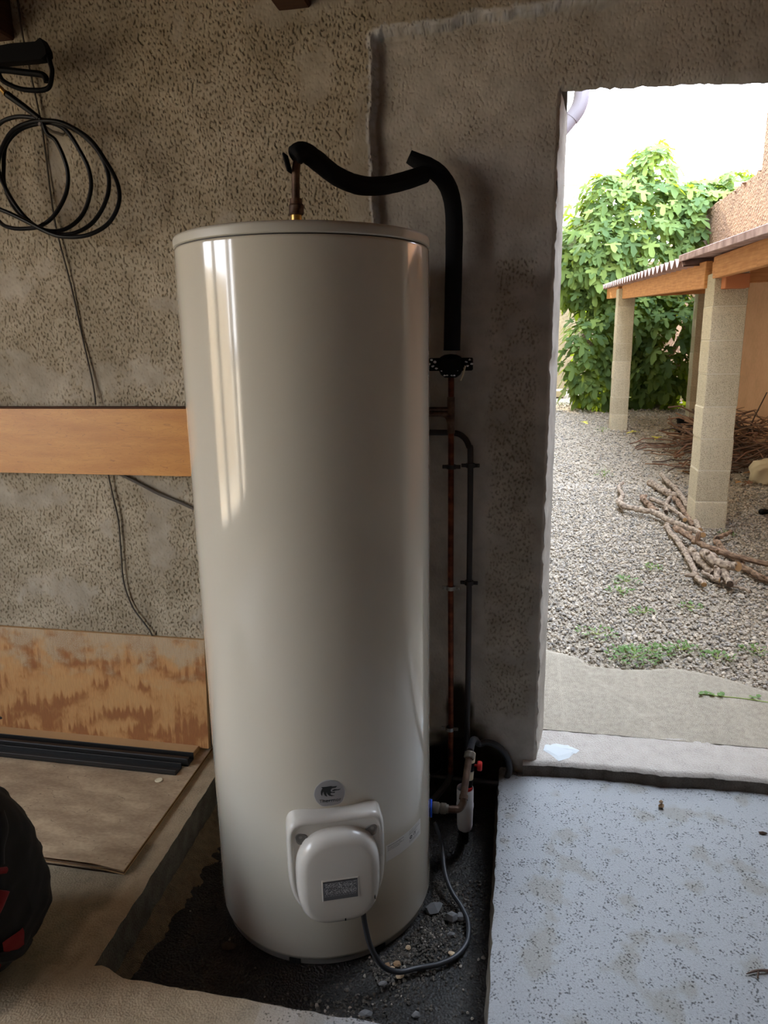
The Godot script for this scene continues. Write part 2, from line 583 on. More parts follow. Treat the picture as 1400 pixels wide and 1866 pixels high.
func top_y(x: float) -> float:                  # its broken edge above the recess
	return 2.200 + (x + 0.433) * 0.062 + 0.010 * n_edge.get_noise_1d(x * 9.0 + 20.0) + 0.005 * n_edge.get_noise_1d(x * 40.0)

func jamb_x(y: float) -> float:
	return 0.072 + 0.004 * n_edge.get_noise_1d(y * 9.0 + 70.0) + 0.005 * n_edge.get_noise_1d(y * 44.0 + 9.0)

func lintel_y(x: float) -> float:
	return 2.037 - (x - 0.07) * 0.036 + 0.005 * n_edge.get_noise_1d(x * 14.0 + 90.0) + 0.005 * n_edge.get_noise_1d(x * 60.0)

func chase_x(y: float) -> float:                # the old cable chase beside the thin cable
	if y > 1.2: return -1.345 + (y - 1.22) * -0.075 + 0.012 * sin(y * 5.0)
	return -1.215 + (y - 0.42) * -0.22 + 0.01 * sin(y * 7.0)

func wall_depth(x: float, y: float) -> float:
	var z := 0.004 * n_edge.get_noise_2d(x * 3.0, y * 3.0) + 0.0018 * n_edge.get_noise_2d(x * 14.0 + 40.0, y * 14.0)
	var raised := maxf(smoothstep(0.006, -0.004, x - edge_x(y)), smoothstep(-0.010, 0.004, y - top_y(x)))
	z += 0.030 * raised
	if x < -0.9: z -= 0.005 * exp(-pow((x - chase_x(y)) / 0.014, 2.0))
	if y < 0.25:
		var d := Vector2((x + 0.145) / 0.14, (y - 0.0) / 0.105).length() + 0.15 * n_edge.get_noise_2d(x * 12.0, y * 12.0)
		z -= 0.075 * smoothstep(1.05, 0.85, d)
	return z

func wall_images() -> void:
	# one colour map and one height map, laid over x -2.3..1.2, y 2.5..-0.2
	var w := 1600
	var h := 1234
	var fim := Image.create_from_data(w, 840, false, Image.FORMAT_L8, bytes(noise(0.22, 201, 2), w, 840, false))
	fim.resize(w, h, Image.INTERPOLATE_CUBIC)      # pits a little taller than wide
	var fine := fim.get_data()
	var mid := bytes(noise(0.022, 202, 4), w, h, false)
	var big := bytes(noise(0.0045, 203, 4), w, h, false)
	var sw := 320
	var sh := 247
	var sm := Image.create(sw, sh, false, Image.FORMAT_L8)
	var so := Image.create(sw, sh, false, Image.FORMAT_L8)
	var nn := noise(1.0, 204, 4)
	# patches of smooth mortar: centre, half size
	var patches := [[-0.60, 2.12, 0.05, 0.07], [-0.62, 2.29, 0.24, 0.05], [-1.55, 1.30, 0.34, 0.07], [-1.22, 1.29, 0.16, 0.06], [-0.47, 1.82, 0.035, 0.34], [-1.66, 1.62, 0.16, 0.05],
		[-1.385, 0.80, 0.03, 0.03], [-1.0, 0.55, 0.06, 0.12], [-1.55, 0.56, 0.14, 0.05], [-1.13, 0.93, 0.1, 0.05], [-1.4, 2.0, 0.04, 0.16], [-1.2, 0.75, 0.04, 0.1], [-0.9, 1.75, 0.06, 0.05], [-1.05, 1.52, 0.08, 0.04], [-1.72, 0.9, 0.2, 0.04]]
	for j in sh:
		var y := 2.5 - 2.7 * (j + 0.5) / sh
		for i in sw:
			var x := -2.3 + 3.5 * (i + 0.5) / sw
			var q := nn.get_noise_2d(x * 5.0, y * 5.0)
			var s := 0.12
			for p in patches:
				var d := Vector2((x - p[0]) / p[2], (y - p[1]) / p[3]).length() + q * 1.3 + 0.7 * nn.get_noise_2d(x * 23.0, y * 23.0)
				s = maxf(s, smoothstep(1.2, 0.6, d) * 0.85)
			if x > edge_x(y) and y < top_y(x):
				s = 0.75 - q * 0.4 if y > 1.86 else 0.82
				if y < 1.62:                         # rough field between the pipes and the door
					var band := smoothstep(-0.105, -0.085, x + q * 0.03) * smoothstep(0.045, 0.02, x + q * 0.03)
					band *= smoothstep(0.16, 0.24, y + q * 0.08)
					s = lerpf(0.9, 0.1, band * smoothstep(0.55, 0.25, q + 0.35 * nn.get_noise_2d(x * 11.0, y * 11.0 + 30.0)))
			elif y > 2.2 and x > edge_x(y): s = 0.6 - q * 0.3
			sm.set_pixel(i, j, Color(s, s, s))
			var t := 0.0                             # tar and soot round the pipe hole
			if y < 0.35:
				t = smoothstep(1.25, 0.75, Vector2((x + 0.17) / 0.17, (y + 0.02) / 0.17).length() + q * 0.5)
				t = maxf(t, smoothstep(0.05, -0.02, y + q * 0.04) * smoothstep(0.05, -0.02, x) * 0.9)
				t = maxf(t, smoothstep(1.2, 0.7, Vector2((x + 0.185) / 0.045, (y - 0.2) / 0.13).length() + q * 0.6))
			so.set_pixel(i, j, Color(t, t, t))
	var ed := Image.create(sw * 2, sh * 2, false, Image.FORMAT_L8)   # painted highlight along the broken plaster edge, and a lighter cooler tint inside
	for j in sh * 2:
		var y := 2.5 - 2.7 * (j + 0.5) / (sh * 2)
		for i in sw * 2:
			var x := -2.3 + 3.5 * (i + 0.5) / (sw * 2)
			var e := 0.0
			var inside := x > edge_x(y) and y < top_y(x)
			if inside: e = 0.35
			if y < top_y(x) + 0.01 and absf(x - edge_x(y) + 0.004) < 0.011: e = 0.75 + 0.5 * nn.get_noise_2d(x * 30.0, y * 30.0)
			if x > edge_x(y) and absf(y - top_y(x) - 0.004) < 0.010: e = 0.7 + 0.5 * nn.get_noise_2d(x * 30.0, y * 30.0)
			ed.set_pixel(i, j, Color(e, e, e))
	ed.resize(w, h, Image.INTERPOLATE_BILINEAR)
	var xd := ed.get_data()
	sm.resize(w, h, Image.INTERPOLATE_BILINEAR)
	so.resize(w, h, Image.INTERPOLATE_BILINEAR)
	var sd := sm.get_data()
	var td := so.get_data()
	var cd := PackedByteArray()
	cd.resize(w * h * 3)
	var hd := PackedByteArray()
	hd.resize(w * h)
	for i in w * h:
		var rough := 255 - sd[i]
		var f := fine[i]
		var m := mid[i]
		var pit := clampi((90 - f) * 7, 0, 255) * rough / 255
		hd[i] = clampi(160 + (f - 128) * (70 + rough) / 1100 - pit * 125 / 255 + (m - 128) / 5, 0, 255)
		var t := 148 + (big[i] - 128) / 6 + (m - 128) / 9 - pit * 32 / 255 + (f - 128) * rough / 3600 + sd[i] / 30 + xd[i] / 5
		var k := td[i]
		t = t * (255 - k * 200 / 255) / 255
		var grey := sd[i] * 5 / 255
		cd[i * 3] = clampi(t + 9 - grey / 2 - xd[i] / 24, 0, 255)
		cd[i * 3 + 1] = clampi(t - 3, 0, 255)
		cd[i * 3 + 2] = clampi(t - 24 + grey + xd[i] / 14, 0, 255)
	var m2 := mat(Color.WHITE, 0.93, 0.0, 0.35)
	m2.albedo_texture = tex(Image.create_from_data(w, h, false, Image.FORMAT_RGB8, cd))
	m2.heightmap_enabled = true
	m2.heightmap_texture = tex(gray(w, h, hd))
	m2.heightmap_scale = 0.75
	M.plaster = m2

func wuv(x: float, y: float) -> Vector2:
	return Vector2((x + 2.3) / 3.5, (2.5 - y) / 2.7)

func frange(a: float, b: float, n: int) -> Array:
	var r := []
	for i in n + 1: r.append(a + (b - a) * i / n)
	return r

func room() -> void:
	wall_images()
	# wall with the doorway
	var mb := MB.new()
	var xs := [-3.0, -2.6, -2.3, -2.1]
	xs += frange(-1.98, -0.475, 110)
	xs += frange(-0.465, -0.4, 16)
	xs += frange(-0.385, 0.03, 40)
	xs += [0.044, 0.054, 0.061, 0.066, 0.0]      # the last column is the jamb itself
	var ys := frange(-0.16, 0.4, 56) + frange(0.415, 2.13, 118) + frange(2.137, 2.27, 19) + frange(2.285, 2.5, 14)
	mb.grid(xs.size() - 1, ys.size() - 1, func(i: int, j: int) -> Array:
		var y: float = ys[j]
		var x: float = xs[i]
		if i == xs.size() - 1: x = jamb_x(minf(y, 2.037))
		var z := WALL_Z + wall_depth(x, y)
		if i == xs.size() - 1 and y < 2.03: z -= 0.008
		return [Vector3(x, y, z), wuv(x, y)])
	var xl := frange(0.0, 1.05, 90)
	mb.grid(90, 30, func(i: int, j: int) -> Array:  # above the door
		var x: float = xl[i]
		if i == 0: x = jamb_x(2.037)
		else: x = maxf(x, jamb_x(2.037) + i * 0.0002)
		var y := lerpf(lintel_y(x), 2.5, float(j) / 30)
		var z := WALL_Z + wall_depth(x, y) - (0.008 if j == 0 else 0.0)
		return [Vector3(x, y, z), wuv(x, y)])
	mb.grid(24, 40, func(i: int, j: int) -> Array:  # right of the door
		var x := 1.05 + 1.95 * i / 24.0
		var y := -0.16 + 2.66 * j / 40.0
		return [Vector3(x, y, WALL_Z + wall_depth(x, y)), wuv(x, y)])
	# reveals
	mb.grid(6, 100, func(i: int, j: int) -> Array:
		var y := -0.1 + (lintel_y(0.08) + 0.1) * j / 100.0
		var t := 1.0 - i / 6.0
		var x := lerpf(0.101, jamb_x(y), t) + 0.002 * n_edge.get_noise_2d(t * 9.0, y * 20.0)
		return [Vector3(x, y, lerpf(OUT_Z, WALL_Z + wall_depth(jamb_x(y), y) - 0.008, t)), wuv(x + t * 0.2, y)])
	mb.grid(60, 5, func(i: int, j: int) -> Array:
		var x := 0.06 + 0.99 * i / 60.0
		var t := 1.0 - j / 5.0
		var y := lerpf(2.112 - (x - 0.07) * 0.036, lintel_y(x), 1.0 - t)
		return [Vector3(x, y, lerpf(WALL_Z + wall_depth(x, y) - 0.008, OUT_Z, t)), wuv(x, y + t * 0.2)])
	mb.fquad(Vector3(1.05, -0.1, OUT_Z), Vector3(1.05, -0.1, WALL_Z), Vector3(1.05, 2.1, WALL_Z), Vector3(1.05, 2.1, OUT_Z), wuv(1.05, -0.1), wuv(1.2, -0.1), wuv(1.2, 2.1), wuv(1.05, 2.1))
	var wall: Node3D = struct(obj("wall_back", mb, M.plaster), "rough grey plastered wall behind the water heater, with the open doorway", "wall")
	var ms := MB.new()                            # outer skin of the wall
	ms.box(Vector3(-1.46, 1.25, -2.365), Vector3(3.12, 2.9, 0.01))
	ms.box(Vector3(2.05, 1.25, -2.365), Vector3(2.0, 2.9, 0.01))
	ms.box(Vector3(0.575, 2.41, -2.365), Vector3(0.95, 0.58, 0.01))
	obj("outer_face", ms, M.far_wall, wall)
	# sill of the doorway
	var sl := MB.new()
	sl.grid(80, 14, func(i: int, j: int) -> Array:
		var x := 0.03 + 1.05 * i / 80.0
		var e := 0.010 * n_edge.get_noise_1d(x * 7.0 + 33.0) + 0.004 * n_edge.get_noise_1d(x * 40.0)
		var zi := WALL_Z + 0.010 - 0.03 * x + e
		var yt := 0.048 + 0.002 * n_edge.get_noise_1d(x * 20.0)
		if j <= 1: return [Vector3(x, yt - 0.013 + 0.001 * j, zi + 0.002), Vector2(x, 0)]
		if j == 2: return [Vector3(x, yt - 0.003, zi - 0.006), Vector2(x, 0)]
		var t := (j - 3) / 11.0
		var z := lerpf(zi - 0.016, OUT_Z + 0.012 * n_edge.get_noise_1d(x * 6.0 + 3.0), t)
		return [Vector3(x, yt + 0.0015 * n_edge.get_noise_2d(x * 25.0, z * 25.0), z), Vector2(x, z)])
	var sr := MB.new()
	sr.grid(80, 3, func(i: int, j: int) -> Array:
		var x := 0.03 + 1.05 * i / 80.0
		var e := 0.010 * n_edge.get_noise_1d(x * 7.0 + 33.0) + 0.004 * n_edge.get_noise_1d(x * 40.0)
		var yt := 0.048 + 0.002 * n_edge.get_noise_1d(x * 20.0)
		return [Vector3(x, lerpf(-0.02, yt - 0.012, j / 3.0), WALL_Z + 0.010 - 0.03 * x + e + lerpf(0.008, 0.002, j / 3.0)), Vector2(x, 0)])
	var sill: Node3D = struct(obj("trim_1", sl, M.sill), "worn pale concrete door sill, a low step above the garage floor", "door sill")
	obj("riser", sr, M.sill_face_shade, sill)
	var wp := MB.new()
	wp.blob(Vector3(0.145, 0.0485, -2.205), Vector3(0.05, 0.0035, 0.045), rng, 0.35)
	wp.blob(Vector3(0.18, 0.0485, -2.225), Vector3(0.035, 0.003, 0.03), rng, 0.35)
	tag(obj("paint_splash", wp, mat(C(188, 194, 196), 0.9)), "flaked white paint splash on the door sill beside the left jamb", "paint splash")
	floor_and_pit()
	# other walls, ceiling; the left wall has the wide opening that lights the place
	var w2 := MB.new()
	w2.box(Vector3(-3.08, 1.25, 2.38), Vector3(0.16, 2.7, 2.84))
	w2.box(Vector3(-3.08, 0.15, 0.225), Vector3(0.16, 0.5, 2.35))
	w2.box(Vector3(-3.08, 1.25, -0.40), Vector3(0.16, 2.7, 0.14))
	w2.box(Vector3(-3.08, 1.25, 0.55), Vector3(0.16, 2.7, 0.14))
	w2.box(Vector3(-3.08, 1.25, -1.61), Vector3(0.16, 2.7, 1.32))
	w2.box(Vector3(-3.08, 2.4, 0.225), Vector3(0.16, 0.4, 2.35))
	struct(obj("wall_left", w2, M.inner_wall), "side wall with a wide open garage entrance", "wall")
	var w3 := MB.new()
	w3.box(Vector3(3.08, 1.25, 0.7), Vector3(0.16, 2.7, 6.3))
	struct(obj("wall_right", w3, M.inner_wall), "plain right wall of the garage", "wall")
	var w4 := MB.new()
	w4.box(Vector3(0, 1.25, 3.78), Vector3(6.3, 2.7, 0.16))
	struct(obj("wall_front", w4, M.inner_wall), "plain wall behind the viewer", "wall")
	var ce := MB.new()
	ce.box(Vector3(0, 2.62, 0.72), Vector3(6.4, 0.2, 6.4))
	struct(obj("ceiling", ce, M.ceiling), "dark boarded ceiling", "ceiling")
	var k := 0
	for bx in [-1.555, -0.645]:
		var b := MB.new(Vector3(bx, 2.4, 0.7))
		b.box(Vector3(bx, 2.4, 0.7), Vector3(0.095, 0.24, 6.0), 0.006)
		var o := obj("ceiling_joist", b, M.old_beam)
		o.position = Vector3(bx, 2.4, 0.7)
		tag(o, ["dark timber joist end at the top left corner above the spray gun", "dark timber joist end above the left part of the water heater"][k], "joist", "ceiling joists")
		k += 1

func pit_left(z: float) -> float:
	return -0.940 - 0.045 * (-1.19 - z) + 0.004 * n_edge.get_noise_1d(z * 14.0) + 0.003 * n_edge.get_noise_1d(z * 60.0)
func pit_right(z: float) -> float:
	return -0.036 - 0.01 * (-1.2 - z) + 0.004 * n_edge.get_noise_1d(z * 18.0 + 40.0) + 0.002 * n_edge.get_noise_1d(z * 70.0)
func pit_front(x: float) -> float:
	return -1.187 + 0.012 * (x + 0.9) + 0.005 * n_edge.get_noise_1d(x * 12.0 + 8.0) + 0.003 * n_edge.get_noise_1d(x * 60.0) - (0.02 * exp(-pow((x + 0.915) / 0.03, 2.0)))

func floor_and_pit() -> void:
	var fl := MB.new()
	var tone := func(x: float, z: float) -> Color:  # tint runs from warm brown on the left to cool grey on the right
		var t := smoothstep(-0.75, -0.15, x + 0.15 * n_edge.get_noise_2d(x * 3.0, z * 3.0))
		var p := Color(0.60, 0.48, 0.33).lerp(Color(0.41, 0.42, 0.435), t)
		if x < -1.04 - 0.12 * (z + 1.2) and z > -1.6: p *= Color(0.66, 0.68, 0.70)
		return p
	var hy := func(x: float, z: float) -> float:
		return 0.0025 * n_edge.get_noise_2d(x * 4.0, z * 4.0)
	# right slab
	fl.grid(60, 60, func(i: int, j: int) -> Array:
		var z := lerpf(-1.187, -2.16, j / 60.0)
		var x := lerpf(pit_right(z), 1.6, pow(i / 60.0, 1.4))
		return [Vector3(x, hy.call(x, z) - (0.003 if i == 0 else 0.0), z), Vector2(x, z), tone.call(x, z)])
	fl.grid(4, 4, func(i: int, j: int) -> Array:
		return [Vector3(1.6 + 1.4 * i / 4.0, 0, -1.187 - 0.95 * j / 4.0), Vector2.ZERO, Color(0.41, 0.42, 0.435)])
	# left slab
	var ll := MB.new()
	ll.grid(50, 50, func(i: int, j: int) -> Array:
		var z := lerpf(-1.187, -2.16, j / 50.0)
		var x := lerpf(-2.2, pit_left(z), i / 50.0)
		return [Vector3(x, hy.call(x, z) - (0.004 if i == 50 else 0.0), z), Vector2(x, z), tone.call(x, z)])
	# in front of the pit and everything behind the viewer
	for half in 2:
		var part: MB = ll if half == 0 else fl
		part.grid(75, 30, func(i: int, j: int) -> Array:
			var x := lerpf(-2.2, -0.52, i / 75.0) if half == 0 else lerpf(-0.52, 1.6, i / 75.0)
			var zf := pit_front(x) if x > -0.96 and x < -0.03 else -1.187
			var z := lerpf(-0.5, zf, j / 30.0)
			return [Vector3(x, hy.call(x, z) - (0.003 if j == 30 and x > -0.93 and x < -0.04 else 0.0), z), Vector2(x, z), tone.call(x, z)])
	fl.grid(1, 1, func(i: int, j: int) -> Array:
		return [Vector3(-3.0 + 6.0 * i, 0, 3.7 - 4.2 * j), Vector2.ZERO, Color(0.5, 0.47, 0.42)])
	fl.grid(1, 1, func(i: int, j: int) -> Array:
		return [Vector3(1.6 + 1.4 * i, 0, -0.5 - 0.687 * j), Vector2.ZERO, Color(0.41, 0.42, 0.435)])
	ll.grid(1, 1, func(i: int, j: int) -> Array:
		return [Vector3(-3.1 + 0.9 * i, 0, -0.5 - 1.66 * j), Vector2.ZERO, Color(0.5, 0.45, 0.38)])
	var fo: Node3D = struct(obj("floor", fl, M.floor, self, true), "pitted concrete floor round the pit, brown on the left and grey on the right", "floor")
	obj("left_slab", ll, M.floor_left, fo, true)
	# pit walls
	var pw := MB.new()
	pw.grid(50, 6, func(i: int, j: int) -> Array:   # left wall, facing right
		var z := lerpf(-1.15, -2.15, i / 50.0)
		var t := j / 6.0
		return [Vector3(pit_left(z) + 0.006 * (1 - t) + 0.003 * n_edge.get_noise_2d(z * 9.0, t * 4.0), lerpf(-0.16, -0.004, t), z), Vector2(z, t)])
	pw.grid(50, 6, func(i: int, j: int) -> Array:   # right wall, facing left
		var z := lerpf(-2.15, -1.15, i / 50.0)
		var t := j / 6.0
		return [Vector3(pit_right(z) - 0.012 * (1 - t), lerpf(-0.16, -0.003, t), z), Vector2(z, t)])
	pw.grid(60, 6, func(i: int, j: int) -> Array:   # front wall, facing the heater
		var x := lerpf(-0.02, -0.97, i / 60.0)
		var t := j / 6.0
		return [Vector3(x, lerpf(-0.16, -0.003, t), pit_front(x) - 0.006 * (1 - t)), Vector2(x, t)])
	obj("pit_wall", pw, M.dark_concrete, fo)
	var fi := MB.new()                             # mortar fillet along the left pit wall
	fi.grid(70, 6, func(i: int, j: int) -> Array:
		var z := lerpf(-1.17, -2.12, i / 70.0)
		var wdt := (0.02 + 0.055 * smoothstep(-1.2, -1.75, z)) * (1.0 + 0.5 * n_edge.get_noise_1d(z * 20.0 + 5.0))
		var t := j / 6.0
		var y := lerpf(-0.148, -0.098, t * t) + 0.005 * n_edge.get_noise_2d(z * 40.0, t * 5.0)
		return [Vector3(pit_left(z) + 0.004 + wdt * (1 - t), y, z), Vector2(z, t)])
	obj("mortar_fillet", fi, M.mortar, fo)
	var pf := MB.new()
	pf.grid(90, 90, func(i: int, j: int) -> Array:
		var x := lerpf(-1.0, 0.0, i / 90.0)
		var z := lerpf(-1.15, -2.2, j / 90.0)
		var y := -0.146 + 0.004 * n_edge.get_noise_2d(x * 8.0, z * 8.0) + 0.003 * n_edge.get_noise_2d(x * 40.0, z * 40.0)
		return [Vector3(x, y, z), Vector2(x, z)])
	obj("pit_bed", pf, M.tar, fo)

# ---------------------------------------------------------------- the water heater
func on_tank(az_deg: float, y: float, lift := 0.0) -> Vector3:
	var a := deg_to_rad(az_deg)
	return Vector3(AX.x + (R0 + lift) * sin(a), y, AX.z + (R0 + lift) * cos(a))

func sticker(called: String, pts: Array, lift: float, m: Material, parent: Node) -> MeshInstance3D:
	# a thin shape that lies on the curved shell; pts are [azimuth in degrees, height]
	var poly := PackedVector2Array()
	for p in pts: poly.append(Vector2(deg_to_rad(p[0]) * R0, p[1]))
	var mb := MB.new(AX)
	var x0 := poly[0].x
	var x1 := x0
	for p in poly:
		x0 = minf(x0, p.x)
		x1 = maxf(x1, p.x)
	var step := 0.004                              # narrow upright strips follow the curve of the shell
	for k in int(ceil((x1 - x0) / step)):
		var strip := PackedVector2Array([Vector2(x0 + k * step, -1), Vector2(x0 + (k + 1) * step, -1), Vector2(x0 + (k + 1) * step, 2), Vector2(x0 + k * step, 2)])
		for piece in Geometry2D.intersect_polygons(poly, strip):
			var idx := Geometry2D.triangulate_polygon(piece)
			var top := []
			for p in piece: top.append(mb.vert(on_tank(rad_to_deg(p.x / R0), p.y, lift)))
			for i in range(0, idx.size(), 3):
				var a: Vector2 = piece[idx[i]]
				var b: Vector2 = piece[idx[i + 1]]
				var d: Vector2 = piece[idx[i + 2]]
				if (b - a).cross(d - a) > 0: mb.tri(top[idx[i]], top[idx[i + 1]], top[idx[i + 2]])
				else: mb.tri(top[idx[i]], top[idx[i + 2]], top[idx[i + 1]])
	var n := poly.size()
	var sgn := not Geometry2D.is_polygon_clockwise(poly)
	for i in n:
		var p := poly[i]
		var q := poly[(i + 1) % n]
		var A := on_tank(rad_to_deg(p.x / R0), p.y, lift)
		var B := on_tank(rad_to_deg(q.x / R0), q.y, lift)
		var A0 := on_tank(rad_to_deg(p.x / R0), p.y, lift - 0.0008)
		var B0 := on_tank(rad_to_deg(q.x / R0), q.y, lift - 0.0008)
		if sgn: mb.fquad(A0, B0, B, A)
		else: mb.fquad(B0, A0, A, B)
	return obj(called, mb, m, parent)

func wrapped_text(called: String, text: String, az: float, y: float, height: float, lift: float, m: Material, parent: Node, spread := 1.0) -> void:
	var tm := TextMesh.new()
	var f := SystemFont.new()
	f.font_names = PackedStringArray(["Droid Sans"])
	tm.font = f
	tm.text = text
	tm.font_size = 48
	tm.pixel_size = 0.01
	tm.depth = 0.01
	tm.curve_step = 1.0
	var box := tm.get_aabb()
	var arr := tm.get_mesh_arrays()
	if arr.is_empty() or box.size.y <= 0.0: return
	var vs: PackedVector3Array = arr[Mesh.ARRAY_VERTEX]
	var k := height / box.size.y
	var mb := MB.new(AX)
	for p in vs:
		var x := (p.x - box.get_center().x) * k * spread
		mb.vert(on_tank(az + rad_to_deg(x / R0), y + (p.y - box.position.y) * k, lift + (0.0003 if p.z > 0 else 0.0)))
	mb.ix = arr[Mesh.ARRAY_INDEX] if arr[Mesh.ARRAY_INDEX] != null else PackedInt32Array(range(vs.size()))
	# flat outward normals
	var am := mb.mesh()
	put(called, am, m, parent)

func heater() -> void:
	var t := thing("water_heater", "tall white enamelled cylindrical electric water heater standing in the dark floor pit", "water heater", AX)
	var b := MB.new()
	b.lathe_smooth([[0.290, 0.022], [0.2965, 0.026], [R0, 0.034], [R0, 0.4], [R0, 0.8], [R0, 1.2], [R0, 1.742], [0.2965, 1.7465], [0.293, 1.7475]], Vector3.ZERO, Vector3.UP, 128)
	obj("shell", b, M.enamel, t)
	b = MB.new()
	b.lathe_smooth([[0.292, 1.745], [0.2945, 1.749], [0.292, 1.752]], Vector3.ZERO, Vector3.UP, 128)
	obj("seam", b, M.seam, t)
	b = MB.new()
	b.lathe_smooth([[0.292, 1.7495], [0.2978, 1.7505], [0.2984, 1.753], [0.2984, 1.7665], [0.2965, 1.7715], [0.291, 1.7735]], Vector3.ZERO, Vector3.UP, 128)
	b.lathe_smooth([[0.291, 1.7735], [0.25, 1.776], [0.12, 1.779], [0.0, 1.780]], Vector3.ZERO, Vector3.UP, 96)
	obj("lid", b, M.lid, t)
	b = MB.new()
	b.lathe([[0.05, 0.0], [0.286, 0.0], [0.2895, 0.004], [0.2895, 0.024], [0.27, 0.028]], Vector3.ZERO, Vector3.UP, 96)
	obj("base_ring", b, M.base_grey, t)
	for a in [-1.5, 43.0]:
		var fb := MB.new()
		var p := on_tank(a, 0.010, -0.0075) - Vector3(AX.x, 0, AX.z)
		fb.box(p, Vector3(0.03, 0.013, 0.006), 0.001, Basis(Vector3.UP, deg_to_rad(a)))
		obj("base_notch", fb, M.black_hole, t)
	# badge with the maker's emblem and name
	var badge := [[12.26, 0.3532], [12.93, 0.3673], [14.42, 0.3779], [16.60, 0.3854], [19.73, 0.3871], [22.56, 0.3818], [24.80, 0.3715], [25.90, 0.3595], [25.96, 0.3451], [25.00, 0.3308], [23.65, 0.3235], [21.47, 0.3211], [18.59, 0.3204], [16.16, 0.3204], [14.76, 0.3243], [13.39, 0.3327], [12.54, 0.3430]]
	var sm := []
	for i in badge.size():
		var p0: Array = badge[i]
		var p1: Array = badge[(i + 1) % badge.size()]
		var pm: Array = badge[(i + badge.size() - 1) % badge.size()]
		var p2: Array = badge[(i + 2) % badge.size()]
		for k in 4:
			var q := Vector2(p0[0], p0[1] * 200).cubic_interpolate(Vector2(p1[0], p1[1] * 200), Vector2(pm[0], pm[1] * 200), Vector2(p2[0], p2[1] * 200), k / 4.0)
			sm.append([q.x, q.y / 200.0])
	var wide := []
	for q in sm: wide.append([19.1 + (q[0] - 19.1) * 1.05, 0.3535 + (q[1] - 0.3535) * 1.05])
	var rim := sticker("badge_rim", wide, 0.0008, M.badge_rim, t)
	sticker("badge", sm, 0.0014, M.badge, rim)
	sticker("emblem", [[15.51, 0.3716], [17.64, 0.3716], [19.92, 0.3724], [20.63, 0.3707], [22.63, 0.3704], [22.04, 0.3671], [20.46, 0.3666], [19.87, 0.3644], [19.63, 0.3596], [19.97, 0.3568], [20.68, 0.3559], [21.68, 0.3565], [21.38, 0.3533], [20.09, 0.3542], [19.53, 0.3554], [19.43, 0.3513], [19.91, 0.3484], [21.33, 0.3458], [20.04, 0.3454], [18.91, 0.3473], [18.15, 0.3520], [17.83, 0.3572], [17.72, 0.3514], [18.04, 0.3453], [17.06, 0.3483], [16.53, 0.3544], [16.49, 0.3595], [15.98, 0.3564], [15.71, 0.3480], [15.24, 0.3524], [15.21, 0.3592], [15.61, 0.3649], [16.06, 0.3685]], 0.0020, M.ink, rim)
	sticker("emblem", [[20.42, 0.3607], [21.44, 0.3630], [23.01, 0.3613], [24.31, 0.3619], [23.43, 0.3593], [22.13, 0.3595], [20.55, 0.3585]], 0.0020, M.ink, rim)
	wrapped_text("lettering", "Thermor", 19.35, 0.3302, 0.0083, 0.0017, M.ink, rim, 1.22)
	# rating label with small print
	var lw := 512
	var lh := 192
	var im := Image.create(lw, lh, false, Image.FORMAT_RGB8)
	im.fill(C(212, 212, 208))
	var rr := RandomNumberGenerator.new()
	rr.seed = 5
	var inkc := C(40, 42, 46)
	for row in [[18, 20, 200, 9], [18, 42, 120, 5], [150, 42, 40, 5], [18, 56, 205, 6], [18, 72, 150, 5], [300, 16, 190, 4], [300, 30, 170, 4], [300, 44, 190, 7], [300, 58, 120, 6], [380, 78, 60, 5], [300, 128, 200, 4], [300, 140, 180, 4], [300, 152, 190, 4]]:
		var x: int = row[0]
		while x < row[0] + row[2]:
			var cw := rr.randi_range(3, 7)
			im.fill_rect(Rect2i(x, row[1], cw, row[3]), inkc)
			x += cw + rr.randi_range(2, 5)
	for yy in range(-20, 21):
		for xx in range(-22, 23):
			if Vector2(xx / 22.0, yy / 20.0).length() < 1.0 and not (absi(yy) < 4 and absi(xx) < 14): im.set_pixel(330 + xx, 100 + yy, inkc)
	var lm := mat(Color.WHITE, 0.35)
	lm.albedo_texture = tex(im)
	var lb := MB.new(AX)
	lb.grid(24, 2, func(i: int, j: int) -> Array:
		var u := i / 24.0
		var v := j / 2.0
		return [on_tank(lerpf(46.6, 73.7, u), lerpf(0.1185, 0.1655, v), 0.0007), Vector2(u, 1.0 - v)])
	var lab := obj("rating_label", lb, lm, t)
	wrapped_text("lettering", "CE", 67.2, 0.139, 0.008, 0.0008, M.ink, lab)
	element_cover(t)
	# connections
	var cb := MB.new()
	cb.lathe([[0.013, 0.0], [0.024, 0.0], [0.024, 0.005], [0.013, 0.005]], Vector3(0.2965, 0.250, -0.044), Vector3(1, 0, -0.1).normalized(), 32)
	obj("inlet_collar", cb, M.blue_plastic, t)
	var rb := MB.new()
	rb.lathe([[0.010, 0.0], [0.028, 0.0], [0.028, 0.004], [0.010, 0.004]], Vector3(-0.018, 1.7785, -0.01), Vector3.UP, 32)
	obj("outlet_collar", rb, M.cover_dark, t)

